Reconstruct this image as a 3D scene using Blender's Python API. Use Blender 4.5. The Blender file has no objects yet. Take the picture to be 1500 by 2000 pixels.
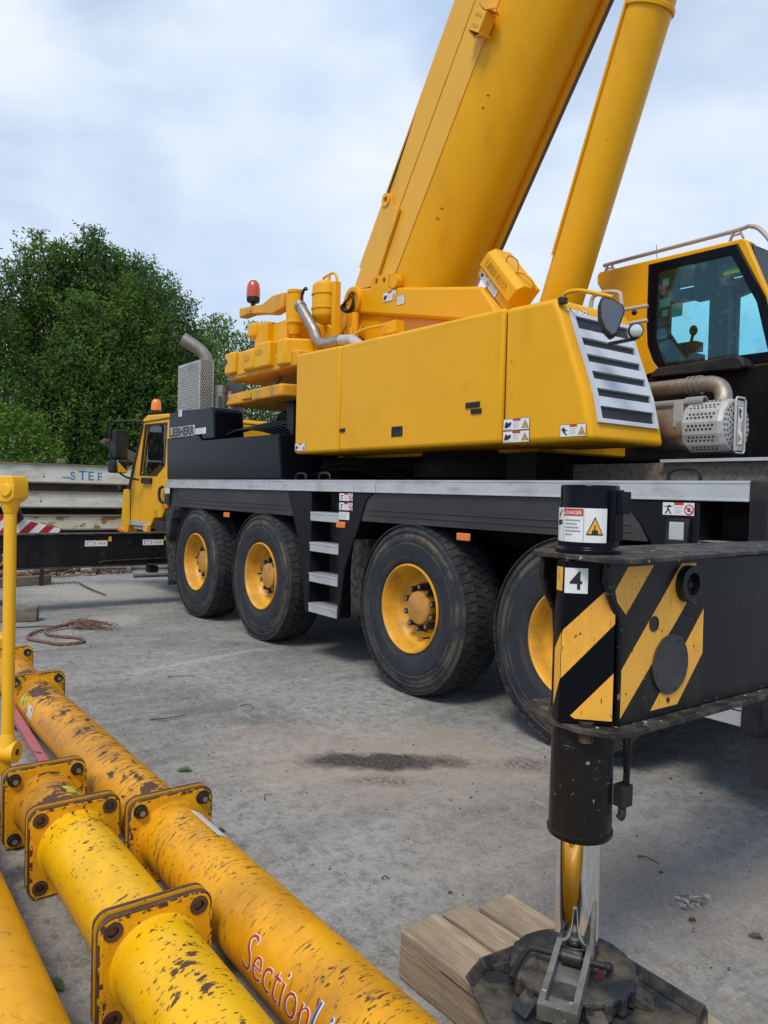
import bpy, bmesh, math, random
import numpy as np
from mathutils import Vector, Matrix
from mathutils.geometry import tessellate_polygon

random.seed(7)
C = bpy.context.scene.collection
SC = bpy.context.scene
PI = math.pi

# ------------------------------------------------------------------ camera
CAM_H = 1.65
yaw, pitch, roll = math.radians(36.6), math.radians(1.45), math.radians(1.4)
fw = Vector((-math.cos(yaw)*math.cos(pitch), math.sin(yaw)*math.cos(pitch), -math.sin(pitch)))
rt = Vector((math.sin(yaw), math.cos(yaw), 0))
up = rt.cross(fw)
rt, up = math.cos(roll)*rt + math.sin(roll)*up, -math.sin(roll)*rt + math.cos(roll)*up
cam = bpy.data.cameras.new("camera")
cam.sensor_fit = 'VERTICAL'
cam.sensor_height = 32.0
cam.lens = 32.0*1490/2000
cam.clip_end = 3000
cam.clip_start = 0.05
camo = bpy.data.objects.new("camera", cam)
C.objects.link(camo)
camo.matrix_world = Matrix(((rt.x, up.x, -fw.x, 0), (rt.y, up.y, -fw.y, 0), (rt.z, up.z, -fw.z, CAM_H), (0, 0, 0, 1)))
SC.camera = camo

# ------------------------------------------------------------------ light
SUN_ELEV, SUN_AZ = math.radians(56), math.radians(-58)     # azimuth of the sun from +X, counter clockwise
SC.view_settings.view_transform = 'Standard'
SC.view_settings.look = 'None'
SC.view_settings.exposure = 0.36
SC.view_settings.gamma = 1.0
sdir = Vector((math.cos(SUN_ELEV)*math.cos(SUN_AZ), math.cos(SUN_ELEV)*math.sin(SUN_AZ), math.sin(SUN_ELEV)))
sun = bpy.data.lights.new("sun", 'SUN')
sun.energy = 1.9
sun.angle = math.radians(18)
sun.color = (1.0, 0.93, 0.82)
suno = bpy.data.objects.new("sun", sun)
C.objects.link(suno)
suno.rotation_euler = sdir.to_track_quat('Z', 'Y').to_euler()

world = bpy.data.worlds.new("World")
SC.world = world
world.use_nodes = True
wn, wl = world.node_tree.nodes, world.node_tree.links
bg = wn["Background"]
bg.inputs[1].default_value = 0.1
sky = wn.new('ShaderNodeTexSky')
sky.sky_type = 'NISHITA'
sky.sun_disc = False
sky.sun_elevation = SUN_ELEV
sky.sun_rotation = PI/2 - SUN_AZ
sky.air_density = 1.0
sky.dust_density = 0.6
tc = wn.new('ShaderNodeTexCoord')
mp = wn.new('ShaderNodeMapping')
mp.inputs['Scale'].default_value = (1.0, 1.0, 2.1)
mp.inputs['Location'].default_value = (3.1, 1.7, 0.4)
wl.new(tc.outputs['Generated'], mp.inputs[0])
n1 = wn.new('ShaderNodeTexNoise')
n1.inputs['Scale'].default_value = 1.5
n1.inputs['Detail'].default_value = 6
n1.inputs['Roughness'].default_value = 0.46
n1.inputs['Distortion'].default_value = 0.35
wl.new(mp.outputs[0], n1.inputs[0])
r1 = wn.new('ShaderNodeValToRGB')
r1.color_ramp.elements[0].position = 0.40
r1.color_ramp.elements[0].color = (0.0, 0.0, 0.0, 1)
r1.color_ramp.elements[1].position = 0.58
wl.new(n1.outputs['Fac'], r1.inputs[0])
n2 = wn.new('ShaderNodeTexNoise')
n2.inputs['Scale'].default_value = 2.3
n2.inputs['Detail'].default_value = 5
n2.inputs['Roughness'].default_value = 0.48
wl.new(mp.outputs[0], n2.inputs[0])
r2 = wn.new('ShaderNodeValToRGB')
r2.color_ramp.elements[0].position = 0.36
r2.color_ramp.elements[0].color = (4.2, 5.45, 7.3, 1)
r2.color_ramp.elements[1].position = 0.62
r2.color_ramp.elements[1].color = (6.9, 7.4, 8.1, 1)
wl.new(n2.outputs['Fac'], r2.inputs[0])
hz = wn.new('ShaderNodeMixRGB')
hz.inputs[0].default_value = 0.55
hz.inputs[2].default_value = (3.3, 4.9, 7.5, 1)
wl.new(sky.outputs[0], hz.inputs[1])
mx = wn.new('ShaderNodeMixRGB')
wl.new(r1.outputs[0], mx.inputs[0])
wl.new(hz.outputs[0], mx.inputs[1])
wl.new(r2.outputs[0], mx.inputs[2])
wl.new(mx.outputs[0], bg.inputs[0])

# ------------------------------------------------------------------ materials
def mat(name, col, rough=0.5, metal=0.0, var=0.0, vscale=3.0, dirt=None, chips=None, bump=0.0, bscale=60.0,
        coat=0.0, trans=0.0, alpha=1.0, stretch=(1, 1, 1), spec=None, ior=None, emit=None, drips=None, mod=0.0, crest=None, mscale=1.6):
    """procedural paint / metal / wood.  dirt = (colour, amount 0..1, scale, stretch), chips = [(colour, scale, stretch, threshold)]"""
    m = bpy.data.materials.new(name)
    m.use_nodes = True
    N, L = m.node_tree.nodes, m.node_tree.links
    b = N["Principled BSDF"]
    b.inputs['Roughness'].default_value = rough
    b.inputs['Metallic'].default_value = metal
    if coat:
        b.inputs['Coat Weight'].default_value = coat
        b.inputs['Coat Roughness'].default_value = 0.12
    if trans:
        b.inputs['Transmission Weight'].default_value = trans
    if spec is not None:
        b.inputs['Specular IOR Level'].default_value = spec
    if ior:
        b.inputs['IOR'].default_value = ior
    t = N.new('ShaderNodeTexCoord')
    def noise(scale, st=(1, 1, 1), det=6, rgh=0.6):
        mp_ = N.new('ShaderNodeMapping')
        mp_.inputs['Scale'].default_value = st
        L.new(t.outputs['Object'], mp_.inputs[0])
        n_ = N.new('ShaderNodeTexNoise')
        n_.inputs['Scale'].default_value = scale
        n_.inputs['Detail'].default_value = det
        n_.inputs['Roughness'].default_value = rgh
        L.new(mp_.outputs[0], n_.inputs[0])
        return n_.outputs['Fac']
    def ramp(src, a, c):
        r_ = N.new('ShaderNodeMapRange')
        r_.inputs['From Min'].default_value = a
        r_.inputs['From Max'].default_value = c
        L.new(src, r_.inputs['Value'])
        return r_.outputs[0]
    def mix(f, a, c):
        x = N.new('ShaderNodeMixRGB')
        if isinstance(f, (int, float)):
            x.inputs[0].default_value = f
        else:
            L.new(f, x.inputs[0])
        for i, s in ((1, a), (2, c)):
            if isinstance(s, tuple):
                x.inputs[i].default_value = (*s[:3], 1)
            else:
                L.new(s, x.inputs[i])
        return x.outputs[0]
    cur = tuple(col)
    rsrc = None
    if drips:
        pass
    if var:
        lo = tuple(c*(1-var) for c in col)
        hi = tuple(min(1, c*(1+var*0.7)) for c in col)
        cur = mix(ramp(noise(vscale, stretch), 0.3, 0.7), lo, hi)
    if dirt:
        dcol, amt, dsc, dst = dirt
        f = ramp(noise(dsc, dst, 8, 0.65), 0.62-0.35*amt, 0.95-0.25*amt)
        cur = mix(f, cur, dcol)
        rsrc = f
    if chips:
        extra = None
        def addv(a, c):
            x = N.new('ShaderNodeMath')
            for i, q in enumerate((a, c)):
                if isinstance(q, (int, float)):
                    x.inputs[i].default_value = q
                else:
                    L.new(q, x.inputs[i])
            return x.outputs[0]
        if mod:                     # wear gathers in some places and spares others
            q = N.new('ShaderNodeMapRange')
            q.inputs['From Min'].default_value, q.inputs['From Max'].default_value = .3, .7
            q.inputs['To Min'].default_value, q.inputs['To Max'].default_value = -mod, mod
            L.new(noise(mscale, (1, 1, 1), 4, .6), q.inputs['Value'])
            extra = q.outputs[0]
        if crest:                   # scraped along the crest of a lying pipe
            z0_, z1_, amt_ = crest
            sp = N.new('ShaderNodeSeparateXYZ')
            L.new(t.outputs['Object'], sp.inputs[0])
            q = N.new('ShaderNodeMapRange')
            q.inputs['From Min'].default_value, q.inputs['From Max'].default_value = z0_, z1_
            q.inputs['To Max'].default_value = amt_
            L.new(sp.outputs['Z'], q.inputs['Value'])
            extra = q.outputs[0] if extra is None else addv(extra, q.outputs[0])
        for ccol, csc, cst, thr in chips:
            src = noise(csc, cst, 5, 0.55)
            if extra is not None:
                src = addv(src, extra)
            f = ramp(src, thr, thr+0.03)
            cur = mix(f, cur, ccol)
            rsrc = f
    if drips:                       # thin run-down streaks of grime
        dc_, damt = drips
        a_ = ramp(noise(4.5, (1, 1, .06), 5, .6), .54, .74)
        c_ = ramp(noise(1.1, (1, 1, 1), 3, .5), .42, .66)
        x = N.new('ShaderNodeMath')
        x.operation = 'MULTIPLY'
        L.new(a_, x.inputs[0])
        L.new(c_, x.inputs[1])
        y_ = N.new('ShaderNodeMath')
        y_.operation = 'MULTIPLY'
        y_.inputs[1].default_value = damt
        L.new(x.outputs[0], y_.inputs[0])
        cur = mix(y_.outputs[0], cur, dc_)
    if isinstance(cur, tuple):
        b.inputs['Base Color'].default_value = (*cur, 1)
    else:
        L.new(cur, b.inputs['Base Color'])
    if rsrc is not None:
        r_ = N.new('ShaderNodeMapRange')
        r_.inputs['To Min'].default_value = rough
        r_.inputs['To Max'].default_value = 0.85
        L.new(rsrc, r_.inputs['Value'])
        L.new(r_.outputs[0], b.inputs['Roughness'])
    if bump:
        bp = N.new('ShaderNodeBump')
        bp.inputs['Strength'].default_value = bump
        bp.inputs['Distance'].default_value = 0.01
        L.new(noise(bscale, stretch, 8, 0.6), bp.inputs['Height'])
        L.new(bp.outputs[0], b.inputs['Normal'])
    if emit:
        b.inputs['Emission Color'].default_value = (*emit[0], 1)
        b.inputs['Emission Strength'].default_value = emit[1]
    return m

RUST = (0.075, 0.036, 0.021)
DUST = (0.20, 0.17, 0.13)
YEL = (0.80, 0.385, 0.003)
M = {}
M['yellow'] = mat('yellow_paint', YEL, 0.40, var=0.05, vscale=1.1, dirt=((0.62, 0.28, 0.005), 0.22, 2.0, (1, 1, .35)), spec=0.26, drips=((0.40, 0.175, 0.008), .32),
                  chips=[((0.20, 0.085, 0.008), 50, (1, 1, .6), .705), ((0.12, 0.055, 0.010), 26, (.5, .5, 2.6), .735)], mod=.05, bump=.02, bscale=3)
M['yellow_worn'] = mat('worn_yellow_paint', (0.76, 0.345, 0.006), 0.45, var=0.08, vscale=2.5, mod=.05, drips=((0.22, 0.10, 0.02), .7),
                       dirt=((0.30, 0.15, 0.03), 0.5, 5, (1, 1, .4)), chips=[(RUST, 14, (1, 1, .6), 0.69)], bump=0.05, spec=.35)
M['pale_yellow'] = mat('lit_tone_yellow_paint', (0.80, 0.405, 0.018), 0.38, var=0.05, vscale=1.0, drips=((0.42, 0.19, 0.02), .5))  # paler tone puts sky light on the boom's upper bands into the colour
M['yellow_rim'] = mat('wheel_yellow_paint', (0.76, 0.37, 0.02), 0.45, var=0.1, vscale=4, dirt=((0.25, 0.15, 0.05), 0.45, 7, (1, 1, 1)))
M['hubcap'] = mat('dusty_orange_hub_paint', (0.56, 0.27, 0.05), 0.6, var=0.12, vscale=9, dirt=((0.26, 0.15, 0.07), 0.5, 12, (1, 1, 1)))
M['black'] = mat('black_paint', (0.007, 0.007, 0.009), 0.35, var=0.3, vscale=2, spec=.22, dirt=((0.022, 0.020, 0.018), 0.25, 5, (1, 1, .4)))
M['black_gloss'] = mat('glossy_black_paint', (0.004, 0.0045, 0.008), 0.22, var=0.2, vscale=2, spec=.14)
M['black_worn'] = mat('worn_black_paint', (0.009, 0.009, 0.010), 0.34, var=0.3, vscale=3, spec=.28,
                      dirt=((0.036, 0.032, 0.028), 0.30, 6, (1, 1, .18)), chips=[((0.26, 0.24, 0.22), 60, (1, 1, 1), 0.71), ((0.16, .07, .03), 24, (1, 1, 1), 0.715), ((.10, .095, .09), 40, (.3, .3, 2.5), .69)], mod=.05, drips=((.07, .062, .055), .4))
M['black_edge'] = mat('scraped_black_steel', (0.022, 0.020, 0.019), 0.5, spec=.3, var=0.3, vscale=8,
                      dirt=((0.15, 0.13, 0.11), 0.5, 12, (1, 1, 1)), chips=[((0.4, .38, .35), 40, (1, 1, 1), 0.66)], bump=0.1)
M['plastic'] = mat('black_plastic', (0.013, 0.013, 0.015), 0.5, spec=.3, var=0.25, vscale=4, dirt=((0.07, 0.062, 0.055), 0.45, 5, (.4, 1, 1)))
M['fender'] = mat('dusty_black_fender', (0.030, 0.028, 0.028), 0.52, var=0.2, vscale=3, dirt=((0.085, 0.075, 0.068), 0.5, 4, (.3, 1, 1)))
M['mudguard'] = mat('mud_splashed_rubber', (0.014, 0.014, 0.015), 0.6, var=0.3, vscale=9, dirt=((0.17, 0.15, 0.125), 0.45, 35, (1, 1, .6)))
M['dark'] = mat('dark_underbody_steel', (0.006, 0.006, 0.006), 0.7, spec=.15, var=0.4, vscale=4, dirt=((0.03, 0.026, 0.022), 0.4, 5, (1, 1, 1)))
M['silver'] = mat('anodised_aluminium', (0.62, 0.62, 0.62), 0.42, 0.55, var=0.08, vscale=5, dirt=((0.30, 0.28, 0.25), 0.35, 9, (.3, 1, 1)))
M['grille'] = mat('silver_grille_paint', (0.60, 0.63, 0.68), 0.36, 0.1, var=0.05, vscale=4)
M['mesh_dark'] = mat('dark_radiator_mesh', (0.018, 0.019, 0.022), 0.5, var=0.4, vscale=60)
M['steel'] = mat('stainless_steel', (0.40, 0.36, 0.32), 0.4, 0.9, var=0.2, vscale=7, dirt=((0.25, 0.18, 0.12), 0.4, 6, (1, 1, 1)))
M['steel_pale'] = mat('dull_stainless_sheet', (0.50, 0.485, 0.46), 0.45, 0.25, var=0.1, vscale=8, dirt=((0.28, 0.25, 0.21), 0.35, 7, (1, 1, 1)))
M['heat'] = mat('heat_wrapped_pipe', (0.36, 0.31, 0.25), 0.42, 0.8, var=0.25, vscale=30, stretch=(1, .2, 1), bump=0.5, bscale=90)
M['grey_hose'] = mat('grey_rubber_hose', (0.24, 0.245, 0.24), 0.55, var=0.1)
M['chrome'] = mat('chromed_rod', (0.84, 0.83, 0.82), 0.04, 1.0)
M['galv'] = mat('worn_galvanised_steel', (0.20, 0.20, 0.185), 0.5, 0.3, var=0.35, vscale=14, dirt=((0.085, 0.078, 0.062), 0.6, 16, (1, 1, 1)), chips=[((.42, .42, .40), 40, (1, 1, 1), .66)], bump=0.15)
M['pad'] = mat('black_pad_plastic', (0.020, 0.023, 0.028), 0.5, spec=.35, var=0.3, vscale=8, dirt=((0.19, 0.155, 0.11), 0.55, 9, (1, 1, 1)), chips=[((.42, .4, .36), 60, (1, 1, 1), .745)])
def tyre_mat():
    m = mat('tyre_rubber', (0.027, 0.030, 0.037), 0.7, var=0.3, vscale=6, bump=0.1, bscale=40, spec=.3)
    N, L = m.node_tree.nodes, m.node_tree.links
    b = N["Principled BSDF"]
    src = b.inputs['Base Color'].links[0].from_socket
    t = N.new('ShaderNodeTexCoord')
    sp = N.new('ShaderNodeVectorMath')
    sp.operation = 'MULTIPLY'
    sp.inputs[1].default_value = (1, 0, 1)
    L.new(t.outputs['Object'], sp.inputs[0])
    ln = N.new('ShaderNodeVectorMath')
    ln.operation = 'LENGTH'
    L.new(sp.outputs[0], ln.inputs[0])
    n = N.new('ShaderNodeTexNoise')
    n.inputs['Scale'].default_value = 4.0
    n.inputs['Detail'].default_value = 10
    n.inputs['Roughness'].default_value = .7
    L.new(t.outputs['Object'], n.inputs[0])
    acc = None
    for r0, wd, amt in ((.600, .022, .9), (.545, .010, .6), (.665, .018, .6), (.42, .02, .25)):
        d = N.new('ShaderNodeMath'); d.operation = 'SUBTRACT'; d.inputs[1].default_value = r0
        L.new(ln.outputs['Value'], d.inputs[0])
        a = N.new('ShaderNodeMath'); a.operation = 'ABSOLUTE'
        L.new(d.outputs[0], a.inputs[0])
        q = N.new('ShaderNodeMapRange')
        q.inputs['From Min'].default_value = wd*1.4; q.inputs['From Max'].default_value = wd*.2
        q.inputs['To Max'].default_value = amt
        L.new(a.outputs[0], q.inputs['Value'])
        k = N.new('ShaderNodeMapRange')
        k.inputs['From Min'].default_value = .44; k.inputs['From Max'].default_value = .56
        L.new(n.outputs['Fac'], k.inputs['Value'])
        w = N.new('ShaderNodeMath'); w.operation = 'MULTIPLY'
        L.new(q.outputs[0], w.inputs[0]); L.new(k.outputs[0], w.inputs[1])
        if acc is None:
            acc = w.outputs[0]
        else:
            mx_ = N.new('ShaderNodeMath'); mx_.operation = 'MAXIMUM'
            L.new(acc, mx_.inputs[0]); L.new(w.outputs[0], mx_.inputs[1])
            acc = mx_.outputs[0]
    mm = N.new('ShaderNodeMixRGB')
    L.new(acc, mm.inputs[0]); L.new(src, mm.inputs[1])
    mm.inputs[2].default_value = (.135, .108, .066, 1)
    L.new(mm.outputs[0], b.inputs['Base Color'])
    return m
M['tyre'] = tyre_mat()
M['tread'] = mat('tyre_tread_rubber', (0.026, 0.027, 0.030), 0.75, spec=.3, var=0.3, vscale=9, dirt=((0.095, 0.086, 0.073), 0.38, 12, (1, 1, 1)))
M['orange'] = mat('amber_lens', (0.90, 0.22, 0.015), 0.2, coat=0.3)
M['redlens'] = mat('red_amber_lens', (0.55, 0.075, 0.025), 0.15, coat=0.5)
M['marker'] = mat('orange_marker_lens', (0.80, 0.20, 0.035), 0.3)
M['white'] = mat('white_sticker', (0.76, 0.76, 0.75), 0.4, var=0.04, vscale=20)
M['sticker_red'] = mat('red_sticker_print', (0.55, 0.03, 0.025), 0.4)
M['sticker_black'] = mat('black_sticker_print', (0.015, 0.015, 0.015), 0.4)
M['sticker_grey'] = mat('grey_sticker_print', (0.33, 0.33, 0.34), 0.5)
M['sticker_yellow'] = mat('yellow_sticker_print', (0.80, 0.42, 0.03), 0.4)
M['stripe'] = mat('reflective_orange_stripe', (0.88, 0.43, 0.045), 0.4, var=0.05, vscale=6, dirt=((.55, .26, .04), .35, 9, (1, 1, .4)), chips=[((0.05, 0.03, 0.01), 34, (1, 1, 1), .70), ((0.10, 0.06, 0.02), 60, (2.5, 2.5, .4), .69)], mod=.05)
M['glass'] = None
M['rust'] = mat('rusty_steel', RUST, 0.8, var=0.35, vscale=20, dirt=((0.18, 0.085, 0.04), 0.4, 25, (1, 1, 1)), bump=0.3)
M['rust_light'] = mat('orange_rust', (0.22, 0.10, 0.04), 0.85, var=0.4, vscale=25, bump=0.3)
M['bolt'] = mat('dark_bolt_steel', (0.035, 0.032, 0.03), 0.45, 0.4, var=0.3, vscale=30)
M['bolt_tip'] = mat('bare_bolt_end', (0.28, 0.26, 0.24), 0.45, 0.6)
CH1 = (0.085, 0.038, 0.018)
SCR = (.36, .165, .020)
M['pipe'] = mat('scratched_orange_yellow_paint', (0.76, 0.345, 0.005), 0.40, var=0.10, vscale=3, dirt=((0.40, 0.175, 0.012), 0.55, 3.5, (1, 1, 1)), spec=.32,
                chips=[(SCR, 60, (.9, .2, .2), .648), (CH1, 44, (1, .40, .40), 0.690), (CH1, 110, (1, .30, .30), 0.658), (CH1, 8, (1, .5, .5), 0.72)], mod=.06, crest=(.27, .32, .018), mscale=1.3, bump=0.04)
M['pipe_rusty'] = mat('rust_streaked_yellow_paint', (0.70, 0.31, 0.008), 0.46, var=0.12, vscale=3, dirt=((0.36, 0.155, 0.015), 0.6, 4, (1, 1, 1)), spec=.3,
                      chips=[(SCR, 45, (1, .25, .25), .60), (CH1, 12, (.6, 1, 1), 0.665), (CH1, 42, (1, .35, .35), 0.645)], mod=.07, crest=(.275, .316, .085), mscale=2.2, bump=0.05)
M['pipe_bright'] = mat('chipped_bright_yellow_paint', (0.82, 0.45, 0.004), 0.38, var=0.06, vscale=3, dirt=((0.55, 0.27, 0.008), 0.45, 4, (1, 1, 1)), spec=.32,
                       chips=[(CH1, 34, (1, .5, .5), 0.648), (CH1, 75, (1, .45, .45), 0.632), (CH1, 11, (1, .7, .7), 0.70)], mod=.075, crest=(.25, .318, .03), mscale=1.9, bump=0.04)
M['flange'] = mat('chipped_yellow_flange_paint', (0.79, 0.38, 0.005), 0.42, var=0.08, vscale=6, dirt=((0.42, 0.19, 0.012), 0.4, 7, (1, 1, 1)), spec=.32, chips=[(CH1, 21, (1, 1, 1), 0.64), (CH1, 60, (1, 1, 1), .655)], mod=.07, mscale=3, bump=0.04)
M['flange_rim'] = mat('flaking_flange_border_paint', (0.79, 0.38, 0.005), 0.45, chips=[(CH1, 30, (1, 1, 1), 0.44), (CH1, 90, (1, 1, 1), .52)], mod=.06, mscale=5, bump=0.05)
M['flange_rim_in'] = mat('chipped_flange_border_paint', (0.79, 0.38, 0.005), 0.45, chips=[(CH1, 26, (1, 1, 1), 0.575), (CH1, 70, (1, 1, 1), .60)], mod=.08, mscale=5, bump=0.05)
M['link'] = mat('bright_yellow_link_paint', (0.88, 0.46, 0.008), 0.38, var=0.05, vscale=4, coat=0.2, chips=[((.2, .09, .02), 40, (1, 1, 1), .73)])
M['wood'] = mat('pale_weathered_timber', (0.37, 0.285, 0.195), 0.85, var=0.35, vscale=9, stretch=(.22, 2.4, 2.4), dirt=((0.15, 0.115, 0.075), 0.55, 6, (.5, 1, 1)), bump=0.6, bscale=30, spec=.2, chips=[((.10, .07, .045), 14, (.10, 2.2, 2.2), .665), ((.07, .05, .035), 22, (1, 1, 1), .70), ((.46, .37, .25), 30, (.15, 1.5, 1.5), .66)], mod=.05)
M['wood_grey'] = mat('grey_weathered_timber', (0.17, 0.145, 0.115), 0.85, var=0.3, vscale=8, stretch=(2, .25, 2), bump=0.3, bscale=40)
M['wood_dark'] = mat('dark_weathered_timber', (0.085, 0.07, 0.058), 0.85, var=0.35, vscale=8, stretch=(1, .4, 1), bump=0.3, bscale=40)
M['beam_white'] = mat('dirty_white_steel_paint', (0.70, 0.665, 0.575), 0.55, var=0.12, vscale=2, dirt=((0.26, 0.22, 0.16), 0.45, 5, (1, .35, 1)),
                      chips=[((0.24, 0.12, 0.05), 9, (1, .7, 1), 0.70)])
M['beam_rusty'] = mat('rusting_white_steel_paint', (0.60, 0.55, 0.43), 0.6, var=0.12, vscale=2, dirt=((0.25, 0.2, 0.13), 0.4, 4, (1, .4, 1)),
                      chips=[((0.30, 0.14, 0.045), 5, (1, .6, 1.2), 0.535)])
M['beam_shade'] = mat('shade_dark_steel', (0.05, 0.048, 0.046), 0.7, var=0.4, vscale=3, dirt=((0.11, .10, .09), .5, 5, (1, .5, 1)))  # dark grey puts the shade behind the front beams into the colour
M['beam_edge'] = mat('rusty_flange_edge', (0.22, 0.155, 0.10), 0.75, var=0.3, vscale=6)
M['brown_steel'] = mat('primer_brown_steel', (0.13, 0.078, 0.066), 0.7, var=0.2, vscale=5)
M['chain'] = mat('rusty_chain_steel', (0.13, 0.075, 0.04), 0.75, 0.2, var=0.4, vscale=15)
M['rope'] = mat('faded_red_rope', (0.21, 0.115, 0.09), 0.9, var=0.25, vscale=60, bump=0.5, bscale=150)
M['sling'] = mat('grey_sling_webbing', (0.17, 0.155, 0.135), 0.9, var=0.25, vscale=30)
M['pinkbar'] = mat('faded_pink_paint', (0.38, 0.11, 0.12), 0.6, var=0.15, vscale=6, chips=[((.1, .05, .04), 18, (.4, 1, 1), .66)])
M['red'] = mat('red_board_stripe', (0.40, 0.018, 0.03), 0.45)
M['blue_paint'] = mat('blue_spray_paint', (0.03, 0.21, 0.42), 0.6, var=0.3, vscale=30)
M['blue'] = mat('blue_lettering', (0.035, 0.10, 0.42), 0.4)
M['letter_red'] = mat('red_lettering', (0.43, 0.045, 0.025), 0.45, var=0.15, vscale=20)
M['mirror'] = mat('dark_reflection_mirror', (0.16, 0.165, 0.175), 0.06, 1.0)  # dark tint puts a dark reflection into the glass colour
M['lamp_glass'] = mat('clear_lamp_glass', (0.75, 0.76, 0.74), 0.12, 0.5, coat=.4)
M['bark'] = mat('tree_bark', (0.055, 0.045, 0.035), 0.9, var=0.3, vscale=10)
M['twig'] = mat('dry_twig', (0.06, 0.045, 0.03), 0.9)
M['paper'] = mat('crumpled_grey_scraps', (0.34, 0.33, 0.31), 0.8, var=0.4, vscale=40)
M['deckdirt'] = mat('gritty_dirty_deck_steel', (0.24, 0.20, 0.155), 0.9, var=0.5, vscale=60, dirt=((0.07, 0.06, 0.05), 0.45, 14, (1, 1, 1)))
M['seat'] = mat('dark_cab_trim', (0.02, 0.02, 0.022), 0.7)

def glass_mat(name, tint, rough=0.02, keep=0.78):
    m = bpy.data.materials.new(name)
    m.use_nodes = True
    N, L = m.node_tree.nodes, m.node_tree.links
    N.remove(N["Principled BSDF"])
    tr = N.new('ShaderNodeBsdfTransparent')
    tr.inputs[0].default_value = (*tint, 1)
    gl = N.new('ShaderNodeBsdfGlossy')
    gl.inputs['Roughness'].default_value = rough
    fr = N.new('ShaderNodeFresnel')
    fr.inputs[0].default_value = 1.5
    mxx = N.new('ShaderNodeMixShader')
    L.new(fr.outputs[0], mxx.inputs[0])
    L.new(tr.outputs[0], mxx.inputs[1])
    L.new(gl.outputs[0], mxx.inputs[2])
    df = N.new('ShaderNodeBsdfDiffuse')
    df.inputs[0].default_value = (.42, .46, .44, 1)
    tx = N.new('ShaderNodeTexCoord')
    sm = N.new('ShaderNodeTexNoise')
    sm.inputs['Scale'].default_value = 7.0
    sm.inputs['Detail'].default_value = 10
    sm.inputs['Roughness'].default_value = .75
    L.new(tx.outputs['Object'], sm.inputs[0])
    mr_ = N.new('ShaderNodeMapRange')
    mr_.inputs['From Min'].default_value, mr_.inputs['From Max'].default_value = .54, .76
    mr_.inputs['To Min'].default_value, mr_.inputs['To Max'].default_value = .01, .30
    L.new(sm.outputs['Fac'], mr_.inputs['Value'])
    m2 = N.new('ShaderNodeMixShader')
    L.new(mr_.outputs[0], m2.inputs[0])
    L.new(mxx.outputs[0], m2.inputs[1])
    L.new(df.outputs[0], m2.inputs[2])
    L.new(m2.outputs[0], N["Material Output"].inputs[0])
    return m
M['glass'] = glass_mat('teal_tinted_glass', (0.60, 0.95, 0.95))
M['glass_dark'] = glass_mat('dark_green_glass', (0.50, 0.64, 0.58))

def leaf_mat(name, cols):
    m = bpy.data.materials.new(name)
    m.use_nodes = True
    N, L = m.node_tree.nodes, m.node_tree.links
    b = N["Principled BSDF"]
    b.inputs['Roughness'].default_value = 0.55
    b.inputs['Specular IOR Level'].default_value = 0.12
    t = N.new('ShaderNodeTexCoord')
    n = N.new('ShaderNodeTexNoise')
    n.inputs['Scale'].default_value = 0.8
    n.inputs['Detail'].default_value = 8
    n.inputs['Roughness'].default_value = 0.8
    L.new(t.outputs['Object'], n.inputs[0])
    r = N.new('ShaderNodeValToRGB')
    e = r.color_ramp.elements
    e[0].position, e[0].color = 0.38, (*cols[0], 1)
    e[1].position, e[1].color = 0.62, (*cols[2], 1)
    k = e.new(0.5)
    k.color = (*cols[1], 1)
    L.new(n.outputs['Fac'], r.inputs[0])
    L.new(r.outputs[0], b.inputs['Base Color'])
    tl = N.new('ShaderNodeBsdfTranslucent')
    L.new(r.outputs[0], tl.inputs[0])
    ms = N.new('ShaderNodeMixShader')
    ms.inputs[0].default_value = 0.38
    L.new(b.outputs[0], ms.inputs[1])
    L.new(tl.outputs[0], ms.inputs[2])
    L.new(ms.outputs[0], N["Material Output"].inputs[0])
    return m
M['leaf'] = leaf_mat('green_leaves', [(0.052, 0.104, 0.028), (0.090, 0.170, 0.036), (0.16, 0.265, 0.044)])
M['leaf_light'] = leaf_mat('light_green_leaves', [(0.08, 0.16, 0.025), (0.13, 0.235, 0.032), (0.20, 0.32, 0.045)])

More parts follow.
